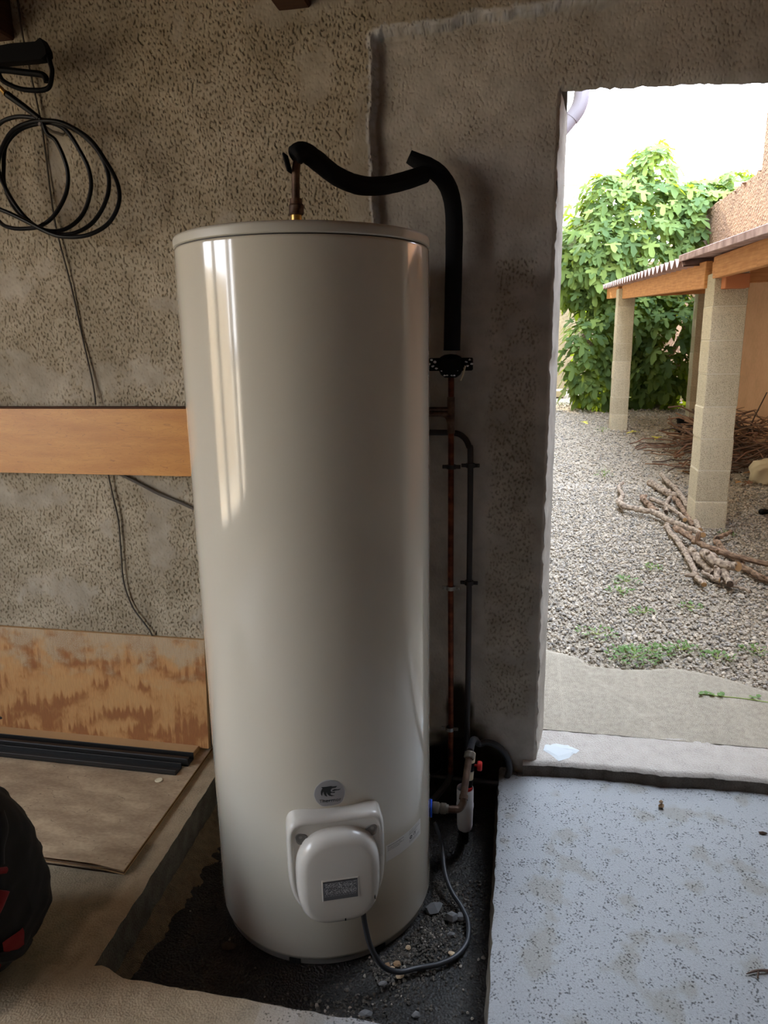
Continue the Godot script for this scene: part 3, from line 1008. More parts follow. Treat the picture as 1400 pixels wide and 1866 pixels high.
func element_cover(t: Node3D) -> void:
	# cover seen in its own frame: u to the right, v up, w away from the shell
	var a := deg_to_rad(21.0)
	var U := Vector3(cos(a), 0, -sin(a))
	var W := Vector3(sin(a), 0, cos(a))
	var P := func(u: float, v: float, w: float) -> Vector3:
		return W * (R0 + w) + U * u + Vector3.UP * v
	# outline of the backplate: a rounded square whose lower half narrows to a bowl
	var plate := func(th: float) -> Vector2:
		var c := cos(th)
		var s := sin(th)
		if s >= 0: 
			var e := 2.0 / 7.0
			return Vector2(0.1165 * signf(c) * pow(absf(c), e), 0.335 + 0.123 * pow(absf(s), e))
		var e2 := 2.0 / 2.7
		return Vector2(0.1165 * signf(c) * pow(absf(c), e2), 0.335 - 0.150 * pow(absf(s), e2))
	var dome := func(th: float) -> Vector2:
		var c := cos(th)
		var s := sin(th)
		var e := 2.0 / (2.6 if s >= 0 else 3.0)
		return Vector2(0.001 + 0.100 * signf(c) * pow(absf(c), e), 0.318 + (0.112 if s >= 0 else 0.134) * signf(s) * pow(absf(s), e))
	var shell := func(outline: Callable, cv: float, rings: Array) -> MB:
		var mb := MB.new()
		var n := 120
		var rows := []
		for r in rings:
			var row := []
			for k in n + 1:
				var q: Vector2 = outline.call(TAU * k / n)
				var cen := Vector2(0.001, cv)
				q = cen + (q - cen) * r[0] - (q - cen).normalized() * r[2]
				var w: float = r[1]
				if w < 0.0: w = -(R0 - sqrt(maxf(R0 * R0 - q.x * q.x, 0.0))) - 0.002   # foot on the shell
				row.append(mb.vert(P.call(q.x, q.y, w)))
			rows.append(row)
		for i in rings.size() - 1:
			for k in n: mb.quad(rows[i][k], rows[i][k + 1], rows[i + 1][k + 1], rows[i + 1][k])
		return mb
	# rings: scale, height, inset
	var base := obj("element_cover", shell.call(plate, 0.33, [[1.0, -1.0, 0.0], [1.0, 0.020, 0.0], [1.0, 0.029, 0.002], [1.0, 0.034, 0.007], [1.0, 0.0355, 0.012], [1.0, 0.0335, 0.015], [1.0, 0.0325, 0.019], [0.5, 0.0325, 0.0], [0.0, 0.0325, 0.0]]), M.cover, t)
	obj("cover_dome", shell.call(dome, 0.31, [[1.0, 0.028, -0.001], [1.0, 0.044, 0.001], [1.0, 0.056, 0.004], [1.0, 0.064, 0.010], [1.0, 0.069, 0.018], [1.0, 0.0715, 0.026], [0.5, 0.0735, 0.0], [0.0, 0.074, 0.0]]), M.cover, base)
	for s in [-1.0, 1.0]:
		var rc := MB.new()
		var tri := []
		for k in 36:
			var th := TAU * k / 36
			var q := Vector2(cos(th), sin(th)) * (1.0 + 0.11 * cos(3.0 * (th - (deg_to_rad(135.0) if s < 0 else deg_to_rad(45.0)) )))
			tri.append(Vector2(0.001 + s * 0.0835 + q.x * 0.0125, 0.4095 + q.y * 0.0125))
		var prof := [[1.15, 0.0322], [1.06, 0.0348], [1.0, 0.0348], [0.88, 0.0336], [0.8, 0.0328], [0.0, 0.0328]]
		var rows := []
		for pr in prof:
			var row := []
			for k in 37:
				var cen := Vector2(0.001 + s * 0.0835, 0.4095)
				var q: Vector2 = cen + (tri[k % 36] - cen) * pr[0]
				row.append(rc.vert(P.call(q.x, q.y, pr[1])))
			rows.append(row)
		for i in prof.size() - 1:
			for k in 36: rc.quad(rows[i][k], rows[i][k + 1], rows[i + 1][k + 1], rows[i + 1][k])
		obj("screw_recess", rc, M.cover_dark, base)
		var sc := MB.new()
		sc.lathe([[0.004, 0.0], [0.004, 0.001], [0.0, 0.0014]], P.call(0.001 + s * 0.085, 0.4135, 0.0326), W, 14)
		obj("screw", sc, M.steel, base)
	# window with the speckled print
	var im := Image.create(256, 170, false, Image.FORMAT_RGB8)
	im.fill(C(96, 98, 102))
	var rr := RandomNumberGenerator.new()
	rr.seed = 9
	for k in 950:
		im.fill_rect(Rect2i(rr.randi_range(8, 244), rr.randi_range(16, 120), rr.randi_range(2, 5), rr.randi_range(2, 5)), C(206, 208, 210) if k % 3 else C(58, 60, 64))
	for k in 12:
		im.fill_rect(Rect2i(8 + k * 20, 132, 14, 3), C(170, 172, 176))
	im.fill_rect(Rect2i(0, 0, 256, 10), C(38, 38, 40))
	var pm := mat(Color.WHITE, 0.3)
	pm.albedo_texture = tex(im)
	var wf := MB.new()
	wf.box(P.call(0.002, 0.2925, 0.0735), Vector3(0.087, 0.0575, 0.003), 0.001, Basis(U, Vector3.UP, W))
	obj("window_frame", wf, M.cover, base)
	var wb := MB.new()
	var z0 := 0.0753
	wb.fquad(P.call(-0.0385, 0.267, z0), P.call(0.0425, 0.267, z0), P.call(0.0425, 0.318, z0), P.call(-0.0385, 0.318, z0), Vector2(0, 1), Vector2(1, 1), Vector2(1, 0), Vector2(0, 0))
	obj("printed_window", wb, pm, base)
	for q in [Vector2(0.084, 0.252), Vector2(0.012, 0.203)]:
		var sb := MB.new()
		sb.box(P.call(q.x, q.y, 0.0665), Vector3(0.0032, 0.0075, 0.0085), 0.0005, Basis(U, Vector3.UP, W))
		obj("clip_slot", sb, M.black_hole, base)

# ---------------------------------------------------------------- pipes
func nut(mb: MB, at: Vector3, axis: Vector3, r: float, h: float) -> void:
	mb.lathe([[0.0, 0.0], [r * 0.92, 0.0], [r, h * 0.15], [r, h * 0.85], [r * 0.92, h], [0.0, h]], at, axis, 6)

func pipe_clip(parent: Node3D, at: Vector3, m: Material, r := 0.011) -> void:
	var o := parent.position
	var mb := MB.new(o)
	mb.lathe([[r, -0.006], [r + 0.003, -0.006], [r + 0.003, 0.006], [r, 0.006]], at, Vector3.UP, 20)
	for s in [-1.0, 1.0]:
		mb.box(at + Vector3(s * (r + 0.009), 0, 0), Vector3(0.014, 0.011, 0.006), 0.001)
		mb.lathe([[0.0, -0.007], [0.0035, -0.007], [0.0035, 0.005], [0.0, 0.007]], at + Vector3(s * (r + 0.010), 0, 0), Vector3.BACK, 10)
	mb.tube([at + Vector3(0, 0, -r), at + Vector3(0, 0, WALL_Z - at.z - 0.004)], 0.0035, 8)
	obj("pipe_clip", mb, m, parent)

func plumbing() -> void:
	# outlet riser with its foam sleeves
	var base := Vector3(-0.542, 1.634, -1.724)
	var t := thing("hot_water_pipe", "copper riser on top of the heater entering black foam insulation that drops down the wall", "pipe", base)
	var mb := MB.new(base)
	mb.tube(curve(V([[-0.542, 1.632, -1.724], [-0.541, 1.72, -1.724], [-0.537, 1.792, -1.724], [-0.529, 1.815, -1.735], [-0.510, 1.818, -1.75]]), 5), 0.0095, 14)
	obj("riser", mb, M.tarnish, t)
	mb = MB.new(base)
	mb.lathe([[0.0, 0.0], [0.0135, 0.0], [0.0135, 0.054], [0.0, 0.054]], Vector3(-0.542, 1.634, -1.724), Vector3.UP, 20)
	obj("brass_stub", mb, M.brass, t)
	mb = MB.new(base)
	nut(mb, Vector3(-0.541, 1.688, -1.724), Vector3.UP, 0.0185, 0.024)
	mb.lathe([[0.0, 0.0], [0.015, 0.0], [0.014, 0.012], [0.0, 0.012]], Vector3(-0.541, 1.712, -1.724), Vector3.UP, 20)
	obj("union_nut", mb, M.tarnish, t)
	var nz := noise(6.0, 77, 2)
	var slv := curve(V([[-0.540, 1.812, -1.716], [-0.522, 1.826, -1.73], [-0.500, 1.815, -1.76], [-0.460, 1.785, -1.80], [-0.415, 1.772, -1.85], [-0.370, 1.782, -1.92], [-0.325, 1.805, -1.99], [-0.280, 1.830, -2.045]]), 6)
	var rad := []
	for i in slv.size(): rad.append(0.0225 * (1.0 + 0.05 * nz.get_noise_1d(i * 1.0)))
	rad[0] = 0.017
	rad[1] = 0.020
	mb = MB.new(base)
	mb.tube(slv, rad, 20)
	obj("foam_sleeve", mb, M.foam, t)
	mb = MB.new(base)                              # flap of the split end
	mb.box(Vector3(-0.555, 1.800, -1.715), Vector3(0.006, 0.042, 0.03), 0.002, Basis(Vector3.BACK, 0.25))
	obj("foam_flap", mb, M.foam, t)
	var s2 := curve(V([[-0.322, 1.877, -2.048], [-0.300, 1.866, -2.055], [-0.268, 1.852, -2.068], [-0.235, 1.825, -2.075], [-0.213, 1.785, -2.08], [-0.203, 1.72, -2.082], [-0.203, 1.60, -2.083], [-0.205, 1.48, -2.084], [-0.207, 1.368, -2.085]]), 6)
	rad = []
	for i in s2.size(): rad.append(lerpf(0.017, 0.024, clampf(i / 14.0, 0, 1)) * (1.0 + 0.03 * nz.get_noise_1d(i * 1.3 + 40)))
	mb = MB.new(base)
	mb.tube(s2, rad, 20)
	obj("foam_sleeve", mb, M.foam, t)
	# valve block on the drop
	var vb := Vector3(-0.210, 1.285, -2.085)
	var v := thing("stop_valve", "black paint-spattered round stop valve with square side lugs under the foam sleeve", "valve", vb)
	mb = MB.new(vb)
	mb.lathe_smooth([[0.0, 0.0], [0.017, 0.0], [0.028, 0.008], [0.033, 0.018], [0.033, 0.050], [0.030, 0.058], [0.018, 0.064], [0.0, 0.066]], Vector3(-0.210, 1.292, -2.082), Vector3.UP, 28)
	obj("valve_body", mb, M.black_plastic, v)
	for s in [-1.0, 1.0]:
		mb = MB.new(vb)
		mb.box(Vector3(-0.210 + s * 0.046, 1.329, -2.088), Vector3(0.034, 0.036, 0.028), 0.003)
		var lug := obj("side_lug", mb, M.black_plastic, v)
		var sp := MB.new(vb)
		for k in 5: sp.blob(Vector3(-0.210 + s * (0.040 + 0.005 * k), 1.318 + 0.006 * ((k * 3) % 5), -2.0735), Vector3(0.004, 0.003, 0.0012), rng, 0.4)
		obj("paint_spatter", sp, M.white_plastic, lug)
	mb = MB.new(vb)
	for k in 7: mb.blob(Vector3(-0.232 + 0.007 * k, 1.299 + (0.012 if k % 3 == 0 else 0.0), -2.052 - 0.002 * absi(k - 3)), Vector3(0.0035, 0.002, 0.001), rng, 0.4)
	obj("paint_spatter", mb, M.white_plastic, v)
	mb = MB.new(vb)
	mb.tube([Vector3(-0.167, 1.325, -2.072), Vector3(-0.173, 1.300, -2.066), Vector3(-0.180, 1.284, -2.064)], 0.0028, 6)
	obj("tape_strip", mb, M.cream, v)
	# copper drop with tee and clips
	var cb := Vector3(-0.205, -0.02, -2.088)
	var cp := thing("copper_pipe", "upright bare copper pipe on the wall beside the heater, below the black valve", "pipe", cb)
	mb = MB.new(cb)
	mb.tube(V([[-0.209, 1.30, -2.087], [-0.208, 1.10, -2.088], [-0.207, 0.7, -2.088], [-0.203, 0.2, -2.088], [-0.203, -0.02, -2.088]]), 0.0088, 14)
	obj("pipe_run", mb, M.copper, cp)
	mb = MB.new(cb)
	mb.tube(V([[-0.209, 1.236, -2.087], [-0.208, 1.13, -2.088]]), 0.0112, 14)
	mb.tube(V([[-0.300, 1.187, -2.088], [-0.208, 1.187, -2.088]]), 0.0085, 12)
	mb.tube(V([[-0.300, 1.201, -2.088], [-0.215, 1.201, -2.088]]), 0.006, 12)
	mb.tube(curve(V([[-0.238, 1.187, -2.090], [-0.222, 1.182, -2.090], [-0.213, 1.165, -2.090], [-0.211, 1.145, -2.090]]), 4), 0.009, 12)
	obj("tee_branch", mb, M.tarnish, cp)
	for y in [1.030, 0.650, 0.168]: pipe_clip(cp, Vector3(-0.2065, y, -2.088), M.dark_pipe if y > 1.0 else M.steel)
	# dark pipe with the bend
	var db := Vector3(-0.15, 0.06, -2.094)
	var dp := thing("dark_pipe", "dark painted pipe bending from behind the heater and running down right of the copper pipe", "pipe", db)
	mb = MB.new(db)
	mb.tube(curve(V([[-0.34, 1.131, -2.104], [-0.26, 1.130, -2.104], [-0.200, 1.129, -2.104], [-0.172, 1.117, -2.102], [-0.156, 1.090, -2.098], [-0.151, 1.05, -2.094], [-0.150, 0.7, -2.094], [-0.150, 0.3, -2.094], [-0.150, 0.07, -2.094]]), 6), 0.0088, 14)
	obj("pipe_run", mb, M.dark_pipe, dp)
	for y in [1.034, 0.668]: pipe_clip(dp, Vector3(-0.1505, y, -2.094), M.dark_pipe)
	# inlet group
	var ib := Vector3(-0.225, 0.10, -1.758)
	var ip := thing("inlet_pipe", "tarnished elbow pipe with two union nuts screwed into the lower right side of the heater", "pipe", ib)
	mb = MB.new(ib)
	var cx := Vector3.RIGHT
	nut(mb, Vector3(-0.222, 0.109, -1.758), cx, 0.0175, 0.019)
	nut(mb, Vector3(-0.199, 0.109, -1.758), cx, 0.0165, 0.017)
	mb.lathe([[0.0, 0.0], [0.012, 0.0], [0.012, 0.05], [0.0, 0.05]], Vector3(-0.226, 0.109, -1.758), cx, 18)
	obj("union_nut", mb, M.nut, ip)
	mb = MB.new(ib)
	mb.tube(curve(V([[-0.185, 0.109, -1.758], [-0.160, 0.108, -1.760], [-0.145, 0.110, -1.766], [-0.137, 0.121, -1.776], [-0.136, 0.135, -1.786], [-0.134, 0.160, -1.822], [-0.128, 0.205, -1.885]]), 5), 0.0102, 14)
	obj("elbow_pipe", mb, M.tarnish, ip)
	mb = MB.new(ib)
	var up := Vector3(0.006, 0.045, -0.063).normalized()
	mb.lathe([[0.0, 0.0], [0.0125, 0.0], [0.0125, 0.012], [0.0, 0.012]], Vector3(-0.1365, 0.128, -1.781), up, 16)
	obj("collar", mb, M.tarnish, ip)
	mb = MB.new(ib)
	nut(mb, Vector3(-0.1285, 0.198, -1.877), up, 0.016, 0.02)
	obj("top_nut", mb, M.nut, ip)
	# safety valve behind it
	var sb := Vector3(-0.128, 0.04, -1.925)
	var sv := thing("safety_valve", "safety valve with a red knob and black and cream striped body behind the elbow pipe", "valve", sb)
	var A := Vector3(-0.126, 0.195, -1.915)
	var B := Vector3(-0.134, 0.085, -1.905)
	for k in 4:
		mb = MB.new(sb)
		mb.lathe([[0.0, 0.0], [0.0145, 0.0], [0.0145, 0.0265], [0.0, 0.0265]], A.lerp(B, (k + 1) / 4.0) , (A - B).normalized(), 18)
		obj("valve_body", mb, M.cream if k % 2 == 0 else M.black_plastic, sv)
	mb = MB.new(sb)
	mb.tube([Vector3(-0.126, 0.155, -1.915), Vector3(-0.103, 0.155, -1.912)], 0.004, 10)
	mb.lathe([[0.0, 0.0], [0.013, 0.0], [0.0145, 0.003], [0.0145, 0.011], [0.012, 0.014], [0.0, 0.014]], Vector3(-0.106, 0.155, -1.912), Vector3.RIGHT, 16)
	obj("knob", mb, M.red_plastic, sv)
	mb = MB.new(sb)
	mb.lathe([[0.0, 0.0], [0.0165, 0.0], [0.0165, 0.024], [0.0, 0.024]], Vector3(-0.1365, 0.066, -1.897), (A - B).normalized(), 18)
	obj("ring", mb, M.red_plastic, sv)
	mb = MB.new(sb)
	mb.lathe([[0.0, 0.0], [0.0135, 0.0], [0.0135, 0.04], [0.0, 0.04]], Vector3(-0.139, 0.03, -1.893), (A - B).normalized(), 18)
	obj("spout", mb, M.cream, sv)
	# siphon cup
	var kb := Vector3(-0.140, -0.052, -1.893)
	var cu := thing("siphon_cup", "grey-white plastic drain siphon cup under the safety valve", "drain cup", kb)
	mb = MB.new(kb)
	mb.lathe_smooth([[0.0, -0.006], [0.012, -0.004], [0.021, 0.004], [0.0235, 0.016], [0.0245, 0.07], [0.0262, 0.080], [0.0262, 0.088], [0.0250, 0.094]], kb, Vector3.UP, 32)
	mb.lathe_smooth([[0.0250, 0.094], [0.0252, 0.130], [0.0248, 0.142], [0.0232, 0.142], [0.0225, 0.10], [0.0205, 0.02], [0.0, 0.01]], kb, Vector3.UP, 32)
	obj("cup", mb, M.white_plastic, cu)
	mb = MB.new(kb)
	mb.tube(curve(V([[-0.140, -0.055, -1.893], [-0.140, -0.095, -1.90], [-0.145, -0.128, -1.95], [-0.150, -0.138, -2.03]]), 5), 0.012, 12)
	obj("drain_pipe", mb, M.black_plastic, cu)
	# conduit arch, low pipes and the cut hose end
	var ab := Vector3(-0.07, 0.0, -2.10)
	var ar := thing("conduit", "grey flexible conduit arching over the sooty hole at the foot of the wall", "conduit", ab)
	mb = MB.new(ab)
	mb.tube(curve(V([[-0.128, 0.205, -1.905], [-0.126, 0.190, -1.99], [-0.122, 0.140, -2.08], [-0.112, 0.112, -2.105], [-0.090, 0.117, -2.110], [-0.062, 0.112, -2.110], [-0.036, 0.092, -2.110], [-0.018, 0.060, -2.110], [-0.012, 0.025, -2.108], [-0.022, -0.005, -2.106]]), 6), 0.0105, 12)
	obj("hose", mb, M.cable, ar)
	var lbv := Vector3(-0.15, -0.03, -2.085)
	var lp := thing("low_pipe", "short dark horizontal pipe at the foot of the wall behind the siphon cup", "pipe", lbv)
	mb = MB.new(lbv)
	mb.tube(V([[-0.27, -0.010, -2.085], [-0.035, -0.014, -2.085]]), 0.008, 12)
	mb.tube(curve(V([[-0.203, 0.0, -2.088], [-0.215, -0.02, -2.06], [-0.250, -0.05, -2.02], [-0.30, -0.09, -1.98]]), 5), 0.010, 12)
	obj("pipe_run", mb, M.dark_pipe, lp)
	var hb := Vector3(-0.262, 0.035, -2.08)
	var he := thing("pipe_end", "open black pipe end at the foot of the wall just right of the heater", "pipe", hb)
	mb = MB.new(hb)
	mb.lathe([[0.0, -0.06], [0.034, -0.06], [0.034, 0.0], [0.030, 0.0], [0.028, -0.03], [0.0, -0.03]], hb, Vector3(0.25, 0.1, 1).normalized(), 28)
	obj("sleeve", mb, M.black_plastic, he)
	# power cable from the cover round to the back
	var wb := Vector3(-0.25, -0.13, -1.46)
	var wc := thing("power_cable", "dark grey power cable looping from the element cover over the pit bed", "cable", wb)
	mb = MB.new(wb)
	mb.tube(curve(V([[-0.345, 0.055, -1.405], [-0.340, 0.020, -1.402], [-0.326, -0.03, -1.395], [-0.300, -0.085, -1.400], [-0.265, -0.118, -1.420], [-0.225, -0.131, -1.450], [-0.170, -0.134, -1.476], [-0.128, -0.134, -1.510], [-0.105, -0.133, -1.560], [-0.108, -0.131, -1.620], [-0.130, -0.126, -1.665], [-0.158, -0.116, -1.700], [-0.182, -0.100, -1.745], [-0.196, -0.082, -1.80], [-0.207, -0.070, -1.85], [-0.235, -0.065, -1.92]]), 6), 0.0066, 12)
	obj("cable", mb, M.cable, wc)

# ---------------------------------------------------------------- left side of the garage
func left_side() -> void:
	# spray gun and hose
	var gb := Vector3(-1.40, 2.09, -1.98)
	var g := thing("spray_gun", "black pressure washer gun with trigger and guard, hanging above the hose coil", "spray gun", gb)
	var body := [[-1.600, 2.214], [-1.462, 2.208], [-1.414, 2.211], [-1.341, 2.209], [-1.325, 2.217], [-1.318, 2.204], [-1.312, 2.190], [-1.312, 2.176], [-1.329, 2.166], [-1.358, 2.165], [-1.413, 2.166], [-1.469, 2.166], [-1.600, 2.170]]
	var poly := PackedVector2Array()
	for p in body: poly.append(Vector2(p[0], p[1]))
	var tri := Geometry2D.triangulate_polygon(poly)
	var mb := MB.new(gb)
	for s in [-1.0, 1.0]:
		for i in range(0, tri.size(), 3):
			var q := [poly[tri[i]], poly[tri[i + 1]], poly[tri[i + 2]]]
			if ((q[1] - q[0]).cross(q[2] - q[0]) > 0) != (s > 0): q.reverse()
			mb.ftri(Vector3(q[0].x, q[0].y, -1.98 + s * 0.016), Vector3(q[1].x, q[1].y, -1.98 + s * 0.016), Vector3(q[2].x, q[2].y, -1.98 + s * 0.016))
	var n := poly.size()
	for i in n:
		var p := poly[i]
		var q := poly[(i + 1) % n]
		mb.fquad(Vector3(q.x, q.y, -1.964), Vector3(p.x, p.y, -1.964), Vector3(p.x, p.y, -1.996), Vector3(q.x, q.y, -1.996))
	obj("grip", mb, M.black_plastic, g)
	mb = MB.new(gb)
	mb.tube(curve(V([[-1.316, 2.180, -1.98], [-1.312, 2.158, -1.98], [-1.309, 2.140, -1.98], [-1.315, 2.117, -1.98], [-1.323, 2.101, -1.98], [-1.339, 2.095, -1.98], [-1.368, 2.095, -1.98], [-1.412, 2.102, -1.98], [-1.443, 2.114, -1.98], [-1.464, 2.126, -1.98], [-1.473, 2.138, -1.98], [-1.482, 2.168, -1.98]]), 4), 0.0065, 10)
	obj("trigger_guard", mb, M.black_plastic, g)
	mb = MB.new(gb)
	mb.tube(curve(V([[-1.53, 2.159, -1.98], [-1.493, 2.157, -1.98], [-1.449, 2.152, -1.98], [-1.398, 2.143, -1.98], [-1.351, 2.135, -1.98], [-1.334, 2.128, -1.98], [-1.329, 2.113, -1.98]]), 4), 0.0085, 10)
	obj("trigger", mb, M.black_plastic, g)
	mb = MB.new(gb)                               # bracket to the wall
	mb.tube([Vector3(-1.52, 2.19, -1.98), Vector3(-1.52, 2.20, -2.112)], 0.007, 8)
	obj("wall_hook", mb, M.steel, g)
	var hb := Vector3(-1.37, 1.71, -2.02)
	var h := thing("pressure_hose", "coil of glossy black pressure hose hanging on the plaster below the spray gun", "hose", hb)
	var pts := [[-1.465, 2.096, -1.990], [-1.425, 2.066, -2.000], [-1.384, 2.032, -2.010], [-1.374, 1.997, -2.020], [-1.353, 1.974, -2.030], [-1.335, 1.905, -2.040], [-1.345, 1.842, -2.040], [-1.384, 1.780, -2.030], [-1.435, 1.750, -2.030], [-1.491, 1.746, -2.040], [-1.543, 1.750, -2.040], [-1.588, 1.770, -2.050], [-1.616, 1.825, -2.050], [-1.619, 1.908, -2.050], [-1.587, 2.003, -2.050], [-1.545, 2.042, -2.050], [-1.496, 2.055, -2.050], [-1.446, 2.052, -2.050], [-1.390, 2.037, -2.050], [-1.332, 2.009, -2.050], [-1.291, 1.946, -2.050], [-1.270, 1.894, -2.050], [-1.270, 1.839, -2.045], [-1.302, 1.775, -2.040], [-1.347, 1.736, -2.020], [-1.407, 1.733, -2.015], [-1.462, 1.759, -2.015], [-1.511, 1.805, -2.020], [-1.537, 1.865, -2.025], [-1.533, 1.914, -2.025], [-1.520, 1.975, -2.030], [-1.471, 2.013, -2.030], [-1.403, 2.027, -2.030]]
	pts += [[-1.347, 2.023, -2.030], [-1.286, 2.000, -2.030], [-1.228, 1.947, -2.030], [-1.199, 1.880, -2.030], [-1.207, 1.816, -2.025], [-1.253, 1.753, -2.020], [-1.308, 1.721, -2.005], [-1.367, 1.720, -2.000], [-1.422, 1.738, -2.000], [-1.468, 1.776, -2.000], [-1.510, 1.834, -2.005], [-1.539, 1.901, -2.010], [-1.528, 1.948, -2.010], [-1.484, 2.002, -2.010], [-1.427, 2.024, -2.010], [-1.362, 2.026, -2.010], [-1.301, 2.011, -2.005], [-1.229, 1.967, -2.000], [-1.185, 1.907, -2.000], [-1.155, 1.846, -2.000], [-1.157, 1.793, -2.000], [-1.196, 1.741, -2.000], [-1.258, 1.711, -1.990], [-1.327, 1.708, -1.985], [-1.379, 1.721, -1.985], [-1.466, 1.764, -1.985], [-1.536, 1.794, -1.990], [-1.620, 1.820, -2.000]]
	mb = MB.new(hb)
	mb.tube(curve(V(pts), 6), 0.0060, 12)
	obj("hose_line", mb, M.rubber, h)
	mb = MB.new(hb)
	mb.tube(V([[-1.462, 2.094, -1.985], [-1.420, 2.062, -1.998], [-1.386, 2.034, -2.008]]), [0.0095, 0.0085, 0.007], 12)
	obj("strain_relief", mb, M.rubber, h)
	mb = MB.new(hb)
	mb.tube(V([[-1.496, 2.128, -1.982], [-1.474, 2.104, -1.985], [-1.465, 2.096, -1.985]]), [0.0065, 0.0065, 0.0085], 12)
	obj("hose_fitting", mb, M.brass, h)
	mb = MB.new(hb)
	mb.tube([Vector3(-1.385, 2.018, -2.005), Vector3(-1.383, 2.012, -2.06), Vector3(-1.382, 2.016, -2.118)], 0.005, 8)
	obj("wall_hook", mb, M.steel, h)
	# cables on the wall
	var c1 := Vector3(-1.36, 1.21, -2.103)
	var w1 := thing("wall_cable", "thin pale cable hanging down the plaster behind the hose coil to the wooden board", "cable", c1)
	mb = MB.new(c1)
	mb.tube(curve(V([[-1.476, 2.38, -2.102], [-1.469, 2.255, -2.100], [-1.445, 2.041, -2.102], [-1.441, 1.842, -2.103], [-1.432, 1.731, -2.102], [-1.407, 1.584, -2.103], [-1.386, 1.416, -2.104], [-1.368, 1.280, -2.104], [-1.362, 1.213, -2.098]]), 6), 0.0028, 8)
	obj("cable", mb, M.cable_grey, w1)
	var c2 := Vector3(-1.25, 0.43, -2.102)
	var w2 := thing("wall_cable", "thin cable below the wooden board bending right down to the leaning plywood", "cable", c2)
	mb = MB.new(c2)
	mb.tube(curve(V([[-1.349, 1.02, -2.103], [-1.346, 0.983, -2.102], [-1.338, 0.908, -2.103], [-1.327, 0.824, -2.102], [-1.329, 0.72, -2.102], [-1.331, 0.610, -2.102], [-1.309, 0.522, -2.103], [-1.275, 0.470, -2.102], [-1.246, 0.425, -2.102], [-1.235, 0.37, -2.104]]), 6), 0.0028, 8)
	obj("cable", mb, M.cable_grey, w2)
	var c3 := Vector3(-1.0, 0.85, -2.10)
	var w3 := thing("wall_cable", "thicker grey cable slanting from under the wooden board to behind the heater", "cable", c3)
	mb = MB.new(c3)
	mb.tube(curve(V([[-1.34, 1.0, -2.100], [-1.309, 0.989, -2.099], [-1.235, 0.955, -2.099], [-1.168, 0.922, -2.099], [-1.10, 0.897, -2.099], [-1.03, 0.868, -2.099], [-0.86, 0.80, -2.10]]), 6), 0.0055, 8)
	obj("cable", mb, M.cable_grey, w3)
	# wooden board on the wall
	var bb := Vector3(-1.45, 0.985, -2.09)
	mb = MB.new(bb)
	mb.box(Vector3(-1.45, 1.094, -2.092), Vector3(1.16, 0.214, 0.030), 0.002)
	var bd := thing("wall_board", "varnished orange plywood board fixed along the wall left of the heater", "board", bb)
	obj("backing", mb, M.ply_edge, bd)
	mb = MB.new(bb)
	mb.fquad(Vector3(-2.03, 0.987, -2.0765), Vector3(-0.87, 0.987, -2.0765), Vector3(-0.87, 1.201, -2.0765), Vector3(-2.03, 1.201, -2.0765), Vector2(0, 1), Vector2(1, 1), Vector2(1, 0), Vector2(0, 0))
	obj("face", mb, M.board, bd)
	mb = MB.new(bb)
	mb.box(Vector3(-1.45, 1.204, -2.094), Vector3(1.16, 0.006, 0.034), 0.001)
	obj("top_edge", mb, M.old_beam, bd)
	# plywood on the floor
	var fb := Vector3(-1.6, 0.0, -1.77)
	var fp := thing("floor_panel", "dirty grey plywood sheet lying on the floor left of the pit", "plywood", fb)
	mb = MB.new(fb)
	var fq := [Vector3(-2.2, 0, -1.478), Vector3(-1.13, 0, -1.490), Vector3(-1.026, 0, -1.478), Vector3(-1.034, 0, -1.76), Vector3(-1.046, 0, -2.10), Vector3(-2.2, 0, -2.10)]
	for k in [0, 1]:
		var f := []
		for i in fq.size(): f.append(mb.vert(fq[i] + Vector3(0, 0.014 if k == 0 else 0.001, 0), Vector2((fq[i].x + 2.2) / 1.2, (fq[i].z + 2.1) / 0.65)))
		for i in range(1, fq.size() - 1):
			if k == 0: mb.tri(f[0], f[i], f[i + 1])
			else: mb.tri(f[0], f[i + 1], f[i])
	obj("panel", mb, M.floor_ply, fp)
	for k in 3:                                    # veneers show along the edge
		mb = MB.new(fb)
		for i in fq.size():
			var p: Vector3 = fq[i]
			var q: Vector3 = fq[(i + 1) % fq.size()]
			var y0 := 0.001 + 0.0043 * k
			mb.fquad(p + Vector3(0, y0, 0), q + Vector3(0, y0, 0), q + Vector3(0, y0 + 0.0043, 0), p + Vector3(0, y0 + 0.0043, 0))
		obj("veneer_edge", mb, M.ply_edge if k != 1 else M.old_beam, fp)
	# leaning plywood with the narrow plank at its foot
	var lb := Vector3(-1.6, 0.015, -2.06)
	var lp := thing("leaning_panel", "water-stained plywood panel leaning on the wall behind the black rails", "plywood", lb)
	mb = MB.new(lb)
	var tilt := Basis(Vector3.RIGHT, -0.075)
	mb.box(Vector3(-1.605, 0.22, -2.086), Vector3(1.12, 0.395, 0.016), 0.0015, tilt)
	obj("panel", mb, M.ply_edge, lp)
	mb = MB.new(lb)
	var cpt := Vector3(-1.605, 0.22, -2.086)
	var F := func(x: float, y: float) -> Vector3: return cpt + tilt * Vector3(x, y, 0.0086)
	mb.fquad(F.call(-0.559, -0.197), F.call(0.559, -0.197), F.call(0.559, 0.197), F.call(-0.559, 0.197), Vector2(0, 1), Vector2(1, 1), Vector2(1, 0), Vector2(0, 0))
	obj("face", mb, M.ply, lp)
	mb = MB.new(lb)
	mb.blob(F.call(-0.267, -0.155), Vector3(0.012, 0.006, 0.001), rng, 0.3)
	obj("knot_hole", mb, M.black_hole, lp)
	var kb := Vector3(-1.6, 0.015, -2.03)
	mb = MB.new(kb)
